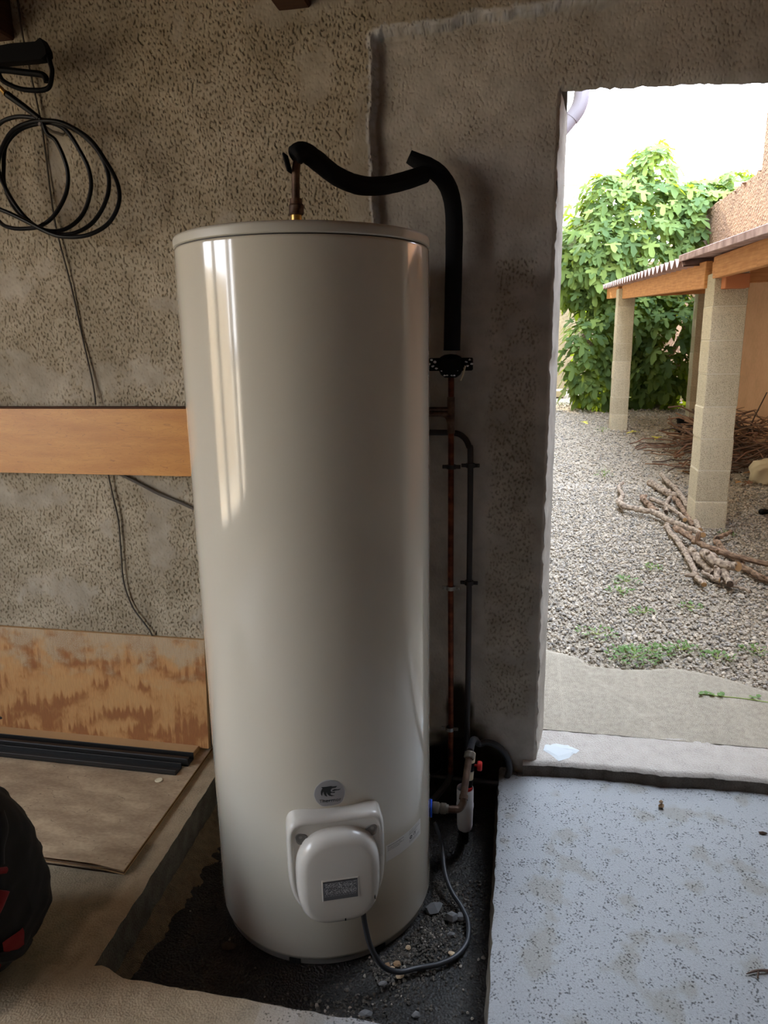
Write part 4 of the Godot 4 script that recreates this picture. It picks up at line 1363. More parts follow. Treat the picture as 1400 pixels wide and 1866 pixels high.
	mb.box(Vector3(-1.65, 0.024, -2.038), Vector3(1.14, 0.018, 0.052), 0.002)
	var kp := obj("foot_plank", mb, M.ply_edge)
	kp.position = kb
	tag(kp, "narrow dusty wooden plank lying along the foot of the leaning plywood", "plank")
	# two black channel rails
	for k in 2:
		var rb := Vector3(-1.5, 0.0145, -1.985 + 0.055 * k)
		var rl := thing("metal_rail", ["black metal channel rail on the floor panel, nearer the leaning plywood", "black metal channel rail on the floor panel, the front one with the shorter end"][k], "rail", rb)
		var x1 := -1.075 if k == 0 else -1.092
		var z := rb.z + 0.0
		mb = MB.new(rb)
		var hh := 0.026 if k == 0 else 0.018
		mb.box(Vector3((x1 - 2.15) / 2, 0.0165, z), Vector3(x1 + 2.15, 0.003, 0.044), 0.0006)
		mb.box(Vector3((x1 - 2.15) / 2, 0.015 + hh / 2, z - 0.0205), Vector3(x1 + 2.15, hh, 0.003), 0.0006)
		mb.box(Vector3((x1 - 2.15) / 2, 0.015 + hh / 2, z + 0.0205), Vector3(x1 + 2.15, hh, 0.003), 0.0006)
		if k == 0: mb.box(Vector3((x1 - 2.15) / 2, 0.015 + hh, z + 0.014), Vector3(x1 + 2.15, 0.003, 0.014), 0.0006)
		obj("channel", mb, M.rail, rl)
	# token on the floor panel
	var tb := Vector3(-1.135, 0.0142, -1.875)
	mb = MB.new(tb)
	mb.lathe([[0.0, 0.0], [0.0115, 0.0], [0.0125, 0.0008], [0.0125, 0.0018], [0.0105, 0.0028], [0.0095, 0.0018], [0.0, 0.0018]], tb, Vector3.UP, 28)
	var tk := obj("round_cap", mb, M.cream)
	tk.position = tb
	tag(tk, "small pale round cap lying on the floor panel near the rail end", "cap")
	backpack()

func backpack() -> void:
	var b0 := Vector3(-1.255, 0.0, -1.16)
	var t := thing("backpack", "black and red backpack standing on the floor at the lower left edge", "backpack", b0)
	var nz := noise(3.0, 301, 3)
	var S := func(u: float, v: float, lift: float) -> Vector3:   # u around, v up; a squared-off soft body
		var c := cos(u)
		var s := sin(u)
		var e := 2.0 / 2.8
		var prof := pow(maxf(0.0, 1.0 - pow(absf(v * 2.0 - 1.0), 3.2)), 0.5)
		var lean := -0.10 * v * v
		var q := Vector3(signf(c) * pow(absf(c), e) * (0.225 + lift) * prof, v * 0.47 + 0.004, signf(s) * pow(absf(s), e) * (0.155 + lift) * prof)
		var w := 0.010 * nz.get_noise_3d(q.x * 6, q.y * 6, q.z * 6)
		q += Vector3(c, 0, s) * w
		return b0 + Vector3(q.x + lean, q.y, q.z)
	var patch := func(u0: float, u1: float, v0: float, v1: float, lift: float, nu: int, nv: int) -> MB:
		var mb := MB.new(b0)
		mb.grid(nu, nv, func(i: int, j: int) -> Array:
			var u := lerpf(u0, u1, float(i) / nu)
			return [S.call(u, lerpf(v0, v1, float(j) / nv), lift), Vector2(u, j)])
		return mb
	obj("body", patch.call(TAU, 0.0, 0.0, 1.0, 0.0, 72, 40), M.bag, t)
	var band := func(called: String, us: Array, vs: Array, r: float, m: Material) -> void:
		var p := []
		for i in us.size(): p.append(S.call(deg_to_rad(us[i]), vs[i], 0.003))
		var mb := MB.new(b0)
		mb.tube(curve(p, 6), r, 8)
		obj(called, mb, m, t)
	band.call("piping", [110.0, 80.0, 50.0, 25.0, 5.0], [0.93, 0.88, 0.80, 0.70, 0.62], 0.007, M.bag_red)
	band.call("piping", [12.0, 22.0, 34.0, 48.0], [0.56, 0.50, 0.45, 0.40], 0.012, M.bag_red)
	obj("red_panel", patch.call(deg_to_rad(100.0), deg_to_rad(28.0), 0.04, 0.30, 0.006, 16, 8), M.bag_red, t)
	obj("red_panel", patch.call(deg_to_rad(24.0), deg_to_rad(8.0), 0.24, 0.34, 0.006, 6, 5), M.bag_red, t)
	var hp := []
	for k in 9: hp.append(b0 + Vector3(-0.10 + 0.06 * cos(PI * k / 8.0), 0.452 + 0.055 * sin(PI * k / 8.0), -0.02))
	var hm := MB.new(b0)
	hm.tube(hp, 0.009, 10)
	obj("handle", hm, M.bag, t)
	obj("front_pocket", patch.call(deg_to_rad(135.0), deg_to_rad(62.0), 0.10, 0.52, 0.022, 18, 14), M.bag, t)
	band.call("strap", [95.0, 70.0, 40.0, 15.0, -10.0], [0.36, 0.33, 0.30, 0.22, 0.1], 0.012, M.bag)
	band.call("strap", [-6.0, -2.0, 4.0, 8.0], [0.82, 0.76, 0.72, 0.66], 0.014, M.bag)

# ---------------------------------------------------------------- rubble in the pit, crumbs on the floor
func pit_things() -> void:
	var spots := [[-0.205, -1.66, 0.030, 0.013, 0.019, 0.7, "grey", "flat grey mortar flake standing by the heater base inside the cable loop"],
		[-0.152, -1.633, 0.020, 0.016, 0.014, 0.2, "grey", "grey mortar lump just left of the cable in the pit"],
		[-0.128, -1.640, 0.016, 0.012, 0.014, 0.9, "grey", "grey mortar lump under the cable on its right side"],
		[-0.262, -1.432, 0.011, 0.008, 0.009, 0.4, "cream", "cream pebble in front of the cable loop in the pit"],
		[-0.285, -1.448, 0.009, 0.007, 0.008, 0.1, "cream", "smaller cream pebble left of the loop pebble"],
		[-0.298, -1.456, 0.008, 0.006, 0.008, 1.2, "brown", "brown pebble against the cable in the pit"],
		[-0.255, -1.520, 0.007, 0.006, 0.008, 0.5, "cream", "cream chip inside the cable loop close to the heater"],
		[-0.140, -1.520, 0.008, 0.005, 0.013, 0.9, "cream", "cream sliver right of the cable bend in the pit"],
		[-0.150, -1.580, 0.012, 0.007, 0.008, 0.6, "grey", "grey stone inside the right part of the cable loop"],
		[-0.325, -1.318, 0.016, 0.006, 0.010, 0.3, "grey", "grey mortar chip near the front edge of the pit"],
		[-0.207, -1.335, 0.010, 0.006, 0.008, 0.3, "grey", "small grey chip on the pit bed in front of the cable"],
		[-0.720, -1.440, 0.020, 0.010, 0.014, 0.3, "dark", "dark stone on the pit bed left of the heater"],
		[-0.688, -1.505, 0.011, 0.006, 0.008, 0.3, "dark", "small dark stone close to the left of the heater base"],
		[-0.780, -1.30, 0.012, 0.004, 0.005, 0.6, "dark", "thin dark chip at the front left of the pit"],
		[-0.275, -1.465, 0.010, 0.007, 0.009, 0.6, "brown", "brown crumb of mortar under the front of the cable loop"],
		[-0.300, -1.405, 0.012, 0.005, 0.008, 0.2, "grey", "grey flake left of the front pebbles in the pit"]]
	var ms := {"grey": mat(C(118, 118, 118), 0.95), "cream": mat(C(200, 176, 144), 0.9), "brown": mat(C(150, 122, 92), 0.95), "dark": mat(C(74, 68, 60), 0.95)}
	for s in spots:
		var at := Vector3(s[0], -0.146 + s[3] * 0.7, s[1])
		var mb := MB.new()
		mb.blob(Vector3.ZERO, Vector3(s[2], s[3], s[4]), rng, 0.22, Basis(Vector3.UP, s[5]))
		var o := obj("rubble_stone", mb, ms[s[6]])
		o.position = at
		tag(o, s[7], "stone")
	# fine grit
	var kinds := MB.new()
	kinds.blob(Vector3.ZERO, Vector3(1, 0.6, 0.8), rng, 0.3)
	scatter("pit_grit", kinds.mesh(), M.grit, 2600, func(i: int) -> Array:
		var x := 0.0
		var z := 0.0
		if i % 4 != 0:
			var a := rng.randf_range(0.35, 1.5)
			var r := R0 + 0.01 + absf(rng.randfn(0.0, 0.075))
			x = AX.x + r * sin(a + 0.25)
			z = AX.z + r * cos(a + 0.25)
		elif i % 8 == 0:
			x = rng.randfn(-0.36, 0.05)
			z = rng.randfn(-1.31, 0.04)
		else:
			x = rng.randf_range(-0.92, -0.06)
			z = rng.randf_range(-2.1, -1.2)
		if x > -0.06 or x < -0.93 or z > -1.21: return []
		var s := rng.randf_range(0.0015, 0.0045) * (1.6 if rng.randf() < 0.06 else 1.0)
		var k := rng.randf_range(0.4, 1.25) if rng.randf() > 0.05 else 3.0
		return [Vector3(x, -0.144, z), s, Color(k, k * 0.97, k * 0.93)], "crumbly grey grit strewn round the heater base in the pit", "grit")
	var nb := MB.new()
	nb.blob(Vector3(0, 0.007, 0), Vector3(0.009, 0.007, 0.011), rng, 0.25)
	nb.blob(Vector3(-0.002, 0.018, -0.003), Vector3(0.006, 0.006, 0.008), rng, 0.25)
	var o1 := obj("walnut_husk", nb, mat(C(150, 124, 96), 0.9))
	o1.position = Vector3(0.447, 0, -2.024)
	tag(o1, "small brown husk on the grey floor near the door sill", "husk")
	nb = MB.new()
	nb.tube(curve(V([[-0.04, 0.004, 0.012], [-0.012, 0.006, 0.0], [0.02, 0.004, -0.004], [0.06, 0.005, 0.010]]), 3), [0.001, 0.002, 0.003, 0.003, 0.003, 0.0035, 0.003, 0.003, 0.002, 0.0015], 6)
	nb.tube([Vector3(-0.012, 0.006, 0.0), Vector3(-0.018, 0.004, 0.018)], 0.002, 6)
	var o2 := obj("dry_twig", nb, M.twig[2])
	o2.position = Vector3(0.565, 0, -1.449)
	tag(o2, "dry dark twig on the grey floor at the right edge", "twig")
	nb = MB.new()
	nb.blob(Vector3(0, 0.004, 0), Vector3(0.012, 0.005, 0.006), rng, 0.25)
	var o3 := obj("dark_crumb", nb, M.bark_dark)
	o3.position = Vector3(0.709, 0, -1.947)
	tag(o3, "dark crumb of earth on the whitened floor right of the husk", "crumb")

func scatter(called: String, mesh: Mesh, m: Material, count: int, f: Callable, label := "", category := "", parent: Node = self, free_turn := true) -> MultiMeshInstance3D:
	var xf := []
	var cols := []
	for i in count:
		var r: Array = f.call(i)
		if r.is_empty(): continue
		var b: Basis = r[3] if r.size() > 3 else Basis.from_euler(Vector3(rng.randf_range(-0.6, 0.6), rng.randf() * TAU, rng.randf_range(-0.6, 0.6)) if free_turn else Vector3(0, rng.randf() * TAU, 0))
		xf.append(Transform3D(b.scaled(Vector3.ONE * r[1]), r[0]))
		cols.append(r[2])
	var mm := MultiMesh.new()
	mm.transform_format = MultiMesh.TRANSFORM_3D
	mm.use_colors = true
	mm.mesh = mesh
	mm.instance_count = xf.size()
	for i in xf.size():
		mm.set_instance_transform(i, xf[i])
		mm.set_instance_color(i, cols[i])
	var mi := MultiMeshInstance3D.new()
	mi.multimesh = mm
	mi.material_override = m
	mi.name = numbered(called, parent)
	parent.add_child(mi, true)
	mi.set_meta("kind", "stuff")
	if label: tag(mi, label, category)
	return mi

# ---------------------------------------------------------------- the yard
func apron_z(x: float) -> float:
	var k := [[0.0, -3.02], [0.11, -3.0], [0.23, -2.96], [0.31, -2.865], [0.47, -2.857], [0.65, -2.895], [0.785, -2.857], [0.87, -2.80], [0.96, -2.742], [1.2, -2.62], [1.8, -2.5]]
	for i in k.size() - 1:
		if x <= k[i + 1][0]:
			var t: float = clampf((x - k[i][0]) / (k[i + 1][0] - k[i][0]), 0, 1)
			return lerpf(k[i][1], k[i + 1][1], smoothstep(0.0, 1.0, t)) + 0.012 * n_edge.get_noise_1d(x * 16.0)
	return -2.5

func yard_shell() -> void:
	# ground
	var gb := MB.new()
	var zs := frange(-2.33, -6.0, 60) + frange(-6.2, -15.0, 44)
	gb.grid(60, zs.size() - 1, func(i: int, j: int) -> Array:
		var x := lerpf(-0.2, 3.2, i / 60.0)
		var z: float = zs[j]
		return [Vector3(x, gy(z) - 0.012 + 0.008 * n_edge.get_noise_2d(x * 1.5, z * 1.5) + 0.003 * n_edge.get_noise_2d(x * 14.0, z * 14.0), z), Vector2(x, z)])
	struct(obj("ground", gb, M.gravel), "grey and beige gravel of the yard behind the garage", "gravel ground")
	var ob := MB.new()
	ob.box(Vector3(0, -0.42, -8), Vector3(120, 0.5, 120))
	struct(obj("ground_outside", ob, M.outside), "sandy open ground round the buildings", "ground")
	# concrete apron outside the sill
	var ab := MB.new()
	ab.grid(90, 26, func(i: int, j: int) -> Array:
		var x := lerpf(-0.1, 1.8, i / 90.0)
		var t := j / 26.0
		var z := lerpf(-2.34, apron_z(x), t)
		var y := gy(z) + 0.004 + 0.003 * n_edge.get_noise_2d(x * 5.0, z * 5.0) + 0.0012 * n_edge.get_noise_2d(x * 40.0, z * 40.0) - (0.02 if j == 26 else 0.0)
		y -= 0.012 * exp(-pow((x - 0.47 - 0.5 * (z + 2.5)) / 0.025, 2.0)) * smoothstep(0.2, 0.5, n_edge.get_noise_1d(z * 20.0) + 0.3)
		return [Vector3(x, y, z), Vector2(x, z)])
	struct(obj("concrete_apron", ab, M.apron), "worn concrete strip between the door sill and the gravel", "concrete apron")
	# right wall of the yard, higher in front of z -8.9
	var wb := MB.new()
	wb.box(Vector3(2.62, 1.3, -11.55), Vector3(0.3, 3.76, 5.2))
	wb.box(Vector3(2.61, 1.7, -5.7), Vector3(0.32, 4.3, 6.5))
	var yr: Node3D = struct(obj("wall_yard_right", wb, M.render), "rough pinkish beige rendered wall along the right of the yard", "wall")
	var lw := MB.new()
	lw.box(Vector3(2.445, 1.0, -6.7), Vector3(0.02, 2.3, 7.6), 0.004)
	obj("lower_render", lw, M.peach, yr)
	var cb := MB.new()
	for k in 26:
		cb.blob(Vector3(2.62, 3.17 + 0.02 * sin(k * 2.1), -9.0 - 0.2 * k), Vector3(0.17, 0.035, 0.12), rng, 0.25)
	obj("coping", cb, M.render, yr)
	var bb := MB.new()
	bb.box(Vector3(0.5, 1.2, -14.3), Vector3(7.0, 3.2, 0.3), 0.02)
	struct(obj("wall_yard_back", bb, M.back_wall), "pale beige wall closing the yard behind the fig tree", "wall")
	# tall neighbour that shades the yard from the left; hidden by the wall from here
	var nb := MB.new()
	nb.box(Vector3(-2.1, 2.8, -7.3), Vector3(4.2, 6.4, 9.6), 0.02)
	struct(obj("wall_yard_left", nb, M.back_wall), "tall side building along the left of the yard", "building")
	var fb := MB.new()  # unseen wall added outside the opening to bounce warm light indoors
	fb.box(Vector3(-7.6, 1.0, -1.0), Vector3(0.3, 2.6, 9.0), 0.02)
	struct(obj("wall_bounce_added", fb, M.outside), "unseen sandy wall added opposite the side entrance to warm the light", "wall")
	# far house with a chimney
	var t := thing("far_house", "pale house with a small chimney far behind the fig tree on the left", "house", Vector3(-0.8, 0.0, -22.5))
	var hb := MB.new()
	hb.box(Vector3(0, 2.6, 0), Vector3(4.6, 5.8, 3.0), 0.02)
	obj("walls", hb, M.far_wall, t)
	hb = MB.new()
	hb.box(Vector3(0, 5.5, 0), Vector3(4.75, 0.09, 3.15), 0.02)
	obj("roof_edge", hb, M.base_grey, t)
	hb = MB.new()
	hb.box(Vector3(1.80, 5.66, 0.9), Vector3(0.17, 0.26, 0.2), 0.01)
	obj("chimney", hb, M.stone_grey, t)
	hb = MB.new()
	hb.lathe([[0.0, 0.0], [0.07, 0.0], [0.07, 0.10], [0.0, 0.11]], Vector3(1.80, 5.79, 0.9), Vector3.UP, 12)
	obj("chimney_pot", hb, M.cover_dark, t)
	# rainwater pipe from the neighbour's eave
	var pb := Vector3(0.0, 2.2, -4.5)
	var dp := thing("downpipe", "pale grey rainwater pipe with a bend at the top left corner of the doorway", "downpipe", pb)
	var mb := MB.new(pb)
	mb.tube(V([[0.268, 3.3, -4.5], [0.266, 2.72, -4.5]]), 0.040, 20)
	mb.tube(curve(V([[0.266, 2.735, -4.5], [0.262, 2.69, -4.5], [0.245, 2.645, -4.5], [0.215, 2.605, -4.5]]), 5), 0.0425, 20)
	obj("bend", mb, M.gutter, dp)
	mb = MB.new(pb)
	mb.tube(V([[0.220, 2.612, -4.5], [0.02, 2.38, -4.5], [0.02, 2.0, -4.5]]), 0.040, 20)
	obj("offset", mb, M.gutter, dp)

func pillar(label: String, x0: float, x1: float, z0: float, z1: float, top: float, rows: int) -> void:
	var at := Vector3((x0 + x1) / 2, gy((z0 + z1) / 2), (z0 + z1) / 2)
	var t := thing("pillar", label, "pillar", at, "concrete block carport posts")
	var h := (top - at.y + 0.03) / rows
	var meshes := []
	for k in 3:
		var mb := MB.new()
		mb.box(Vector3(0, h / 2, 0), Vector3(x1 - x0, h - 0.007, absf(z1 - z0)), 0.004)
		meshes.append(mb.mesh())
	for i in rows:
		var o := put("concrete_block", meshes[i % 3], M["block%d" % (i * 2 % 3)], t)
		o.position = Vector3(0.002 * sin(i * 3.7), -0.03 + i * h, 0.002 * cos(i * 5.1))
	var jb := MB.new()
	for i in rows - 1:
		jb.box(Vector3(0, -0.03 + (i + 1) * h, 0), Vector3(x1 - x0 - 0.003, 0.0075, absf(z1 - z0) - 0.003), 0.001)
	obj("mortar_joint", jb, M.joint, t)

func yard_things() -> void:
	pillar("near carport post of stacked concrete blocks beside the pile of cut branches", 1.146, 1.348, -4.953, -5.185, 1.80, 8)
	pillar("far carport post of concrete blocks in front of the fig tree", 1.062, 1.255, -9.15, -9.38, 2.0, 8)
	pillar("third carport post at the back by the right wall, half hidden behind the near post", 2.22, 2.42, -10.4, -10.62, 2.1, 8)
	# roof frame
	var sl := 0.041
	var beam := func(called: String, label: String, a: Vector3, b: Vector3, hgt: float, thick: float, m: Material) -> void:
		var d := (b - a)
		var turn := Basis.looking_at(d.normalized(), Vector3.UP)
		var mb := MB.new()
		mb.box(Vector3.ZERO, Vector3(thick, hgt, d.length()), 0.004)
		var o := obj(called, mb, m)
		o.transform = Transform3D(turn, (a + b) / 2)
		tag(o, label, "beam")
	beam.call("timber_beam", "orange timber fascia beam between the two carport posts", Vector3(1.15, 1.798, -5.14), Vector3(1.13, 1.965, -9.2), 0.17, 0.045, M.timber)
	beam.call("timber_beam", "wide orange timber beam at the upper right, in front of the near carport post", Vector3(1.17, 1.790, -3.2), Vector3(1.165, 1.826, -4.99), 0.13, 0.05, M.timber)
	beam.call("timber_beam", "short timber beam end behind the far carport post under the corrugated roof", Vector3(1.10, 1.98, -9.36), Vector3(1.09, 2.03, -10.5), 0.15, 0.045, M.timber)
	var bb := MB.new()
	bb.box(Vector3(0, 0, 0), Vector3(0.14, 0.085, 0.10), 0.004)
	var blk := obj("timber_block", bb, mat(C(190, 118, 74), 0.8))
	blk.position = Vector3(1.255, 1.735, -4.90)
	tag(blk, "short reddish timber block under the wide beam on the near carport post", "timber block")
	beam.call("rafter", "timber rafter crossing from the near carport post to the right wall", Vector3(1.16, 1.80, -5.07), Vector3(2.48, 1.83, -5.07), 0.14, 0.06, M.timber)
	beam.call("rafter", "timber rafter at the far end of the carport roof", Vector3(1.12, 1.97, -9.3), Vector3(2.48, 2.0, -9.3), 0.14, 0.06, M.timber)
	# corrugated sheets
	var sheets := [[-10.6, -9.0, "corrugated roof sheet at the far end of the carport"], [-9.0, -7.2, "corrugated roof sheet in the middle of the carport eave"], [-7.2, -5.3, "corrugated roof sheet nearest to the near carport post"]]
	for q in sheets:
		var mb := MB.new()
		var n := int(round((q[1] - q[0]) / 0.2 * 12))
		for side in [0, 1]:
			mb.grid(4, n, func(i: int, j: int) -> Array:
				var z := lerpf(q[1], q[0], float(j) / n)
				var x := lerpf(1.02, 2.47, i / 4.0)
				var y := 1.905 + sl * (-z - 5.3) + 0.030 * cos(TAU * z / 0.2) + 0.02 * (x - 1.02) + (0.0 if side == 0 else -0.008)
				return [Vector3(x, y, z), Vector2(x, z)])
		mb.grid(n, 1, func(i: int, j: int) -> Array:
			var z := lerpf(q[0], q[1], float(i) / n)
			return [Vector3(1.02, 1.897 + 0.008 * j + sl * (-z - 5.3) + 0.030 * cos(TAU * z / 0.2), z), Vector2(z, j)])
		var o := obj("roof_sheet", mb, M.sheet)
		tag(o, q[2], "roof sheet", "")
	var fs := MB.new()
	fs.box(Vector3(0, 0, 0), Vector3(1.46, 0.018, 2.4), 0.003)
	fs.box(Vector3(-0.735, -0.004, 0), Vector3(0.016, 0.042, 2.4), 0.003)
	var fo := obj("roof_sheet", fs, M.sheet)
	fo.transform = Transform3D(Basis(Vector3.RIGHT, sl), Vector3(1.755, 1.885, -4.22))
	tag(fo, "flat pinkish roof sheet with a plain edge above the wide beam at the right", "roof sheet")
	branches()
	brush()
	# stones, bucket, paver
	var rb := MB.new()
	var bn := noise(1.0, 431, 3)
	rb.grid(28, 16, func(i: int, j: int) -> Array:
		var a := -TAU * (i % 28) / 28.0
		var e := -PI / 2 + PI * j / 16.0
		var d := Vector3(cos(a) * cos(e), sin(e), sin(a) * cos(e))
		var sq := Vector3(signf(d.x) * pow(absf(d.x), 0.75), signf(d.y) * pow(absf(d.y), 0.7), signf(d.z) * pow(absf(d.z), 0.75))
		return [Vector3(0, 0.06, 0) + sq * Vector3(0.15, 0.115, 0.13) * (1.0 + 0.22 * bn.get_noise_3d(d.x * 1.6, d.y * 1.6, d.z * 1.6)), Vector2(i, j)])
	var ro := obj("boulder", rb, M.paver)
	ro.position = Vector3(2.06, gy(-6.45), -6.45)
	tag(ro, "large pale boulder under the carport at the right edge", "boulder")
	var pb := MB.new()
	pb.box(Vector3(0, 0.05, 0), Vector3(0.30, 0.11, 0.5), 0.008)
	var po := obj("paving_slab", pb, M.paver)
	po.position = Vector3(0.52, gy(-12.9), -12.9)
	tag(po, "pale stone slab on the gravel at the far left by the back wall", "slab")
	var ub := MB.new()
	ub.lathe([[0.0, 0.0], [0.085, 0.0], [0.105, 0.15], [0.112, 0.155], [0.112, 0.165], [0.10, 0.165], [0.08, 0.02], [0.0, 0.02]], Vector3.ZERO, Vector3.UP, 24)
	var uo := obj("bucket", ub, M.black_plastic)
	uo.position = Vector3(1.90, gy(-9.0), -9.0)
	tag(uo, "dark bucket on the ground behind the near carport post", "bucket")
	var kb := MB.new()
	kb.box(Vector3(0, 0.02, 0), Vector3(0.07, 0.035, 0.05), 0.012, Basis(Vector3.UP, 0.5))
	var ko := obj("black_bag", kb, M.black_plastic)
	ko.position = Vector3(1.70, gy(-5.35), -5.35)
	tag(ko, "small black scrap on the gravel at the right edge behind the branch pile", "scrap")
	gravel_and_weeds()

func branches() -> void:
	var L := {
		"long grey branch with a forked crooked end lying across the front of the pile": [0.021, [[0.717, 0.222, -5.421], [0.738, 0.216, -5.287], [0.830, 0.213, -5.216], [0.928, 0.210, -5.132], [0.986, 0.202, -4.931], [1.065, 0.196, -4.801], [1.135, 0.189, -4.628]], [[0.730, 0.222, -5.40], [0.749, 0.227, -5.548], [0.771, 0.230, -5.624], [0.770, 0.241, -5.876], [0.823, 0.248, -6.047]]],
		"short gnarled thick branch stub behind the long crooked branch": [0.022, [[0.919, 0.213, -5.681], [0.932, 0.201, -5.400], [0.955, 0.194, -5.239]], []],
		"thick sawn log with a clean end at the far side of the pile": [0.026, [[1.058, 0.232, -6.155], [1.099, 0.224, -5.950], [1.145, 0.216, -5.760], [1.185, 0.215, -5.745]], []],
		"slim pale branch rising farthest back against the near post": [0.019, [[1.185, 0.263, -6.416], [1.189, 0.248, -6.059], [1.201, 0.235, -5.741], [1.189, 0.220, -5.384], [1.165, 0.206, -5.037], [1.136, 0.194, -4.730]], []],
		"grey branch running parallel in front of the slim pale one": [0.018, [[1.154, 0.212, -5.668], [1.153, 0.199, -5.356], [1.144, 0.188, -5.076], [1.133, 0.180, -4.877]], []],
		"thin dark branch in the middle of the pile behind the long crooked branch": [0.016, [[0.971, 0.209, -5.595], [1.047, 0.203, -5.445], [1.083, 0.196, -5.284], [1.115, 0.186, -5.044]], []],
		"pale knotty branch bending toward the viewer at the left front of the pile": [0.017, [[0.969, 0.181, -4.913], [0.955, 0.174, -4.749], [0.970, 0.165, -4.526], [0.962, 0.155, -4.277], [0.958, 0.147, -4.073], [0.945, 0.140, -3.921], [0.955, 0.136, -3.808]], [[0.945, 0.140, -3.921], [0.915, 0.150, -3.90], [0.895, 0.140, -3.93]]],
		"long pale branch on top of the pile pointing to the right edge": [0.0175, [[0.976, 0.213, -4.724], [1.018, 0.207, -4.574], [1.052, 0.200, -4.411], [1.094, 0.196, -4.303], [1.166, 0.192, -4.205], [1.240, 0.189, -4.132], [1.349, 0.186, -4.048], [1.50, 0.185, -3.98]], [[1.052, 0.200, -4.411], [1.05, 0.245, -4.40], [1.055, 0.262, -4.41]]],
		"thick pale log under the front of the pile": [0.024, [[1.010, 0.163, -4.355], [1.011, 0.157, -4.206], [1.026, 0.151, -4.048], [1.044, 0.146, -3.939]], []],
		"thick curved brown log with a sawn end at the right front of the pile": [0.027, [[1.032, 0.210, -4.150], [1.050, 0.204, -4.011], [1.093, 0.201, -3.940], [1.143, 0.205, -3.919]], []],
		"dark branch sloping off behind the curved log to the right edge": [0.018, [[1.200, 0.168, -4.602], [1.202, 0.161, -4.416], [1.227, 0.151, -4.186], [1.254, 0.144, -4.016], [1.308, 0.139, -3.898], [1.40, 0.138, -3.80]], []],
		"short brown sawn branch with a round end facing the viewer": [0.021, [[1.087, 0.178, -3.977], [1.082, 0.165, -3.885], [1.078, 0.152, -3.764]], []],
		"thin reddish branch lying lowest at the very front of the pile": [0.010, [[0.995, 0.139, -4.015], [1.034, 0.134, -3.893], [1.102, 0.131, -3.815], [1.167, 0.128, -3.741]], [[1.102, 0.131, -3.815], [1.13, 0.16, -3.83], [1.15, 0.165, -3.84]]],
		"short twig with an orange cut end sticking out beside the near post": [0.013, [[1.195, 0.187, -4.562], [1.270, 0.195, -4.644], [1.319, 0.200, -4.700]], []],
		"stubby upright-lying piece next to the round-ended branch": [0.018, [[1.075, 0.20, -4.043], [1.05, 0.17, -3.93], [1.034, 0.150, -3.834]], []],
		"pale split branch half hidden behind the middle of the pile": [0.015, [[1.136, 0.204, -5.705], [1.063, 0.194, -5.485], [1.035, 0.186, -5.284]], []]}
	var nz := noise(1.0, 401, 2)
	var k := 0
	for label in L:
		var r: float = L[label][0]
		var p: Array = curve(V(L[label][1]), 7)
		var rad := []
		for i in p.size():
			rad.append(r * (1.06 - 0.18 * i / p.size()) * (1.0 + 0.22 * nz.get_noise_1d(i * 1.7 + k * 50.0)))
			p[i] += Vector3(nz.get_noise_1d(i * 0.9 + k * 31), 0.5 * nz.get_noise_1d(i * 0.9 + k * 31 + 500), nz.get_noise_1d(i * 0.9 + k * 31 + 900)) * 0.012
			var low: float = gy(p[i].z) + rad[i] * 0.75
			if p[i].y < low: p[i].y = low
		var base: Vector3 = p[0]
		var t := thing("branch", label, "branch", base, "cut fig branches by the near post")
		var mb := MB.new(base)
		mb.tube(p, rad, 12, false)
		if L[label][2].size():
			var q: Array = curve(V(L[label][2]), 5)
			var rq := []
			for i in q.size(): rq.append(r * (0.95 - 0.35 * i / q.size()))
			mb.tube(q, rq, 10)
		for s in 3:                                # knots and side stubs
			var i := rng.randi_range(2, p.size() - 3)
			var d := Vector3(rng.randf_range(-1, 1), rng.randf_range(0.1, 1), rng.randf_range(-1, 1)).normalized()
			mb.tube([p[i], p[i] + d * rad[i] * 1.35, p[i] + d * rad[i] * 1.7], [rad[i] * 0.7, rad[i] * 0.45, rad[i] * 0.3], 7)
		obj("stem", mb, [M.bark, M.bark_brown, M.bark][k % 3], t)
		for e in [0, p.size() - 1]:
			var ax: Vector3 = (p[e] - p[1 if e == 0 else e - 1]).normalized()
			var cb := MB.new(base)
			cb.lathe([[rad[e] * 1.01, -0.004], [rad[e], 0.001], [0.0, 0.002]], p[e], ax, 12)
			obj("cut_end", cb, M.cut_wood if (k + e) % 2 == 0 else M.bark_dark, t)
		k += 1

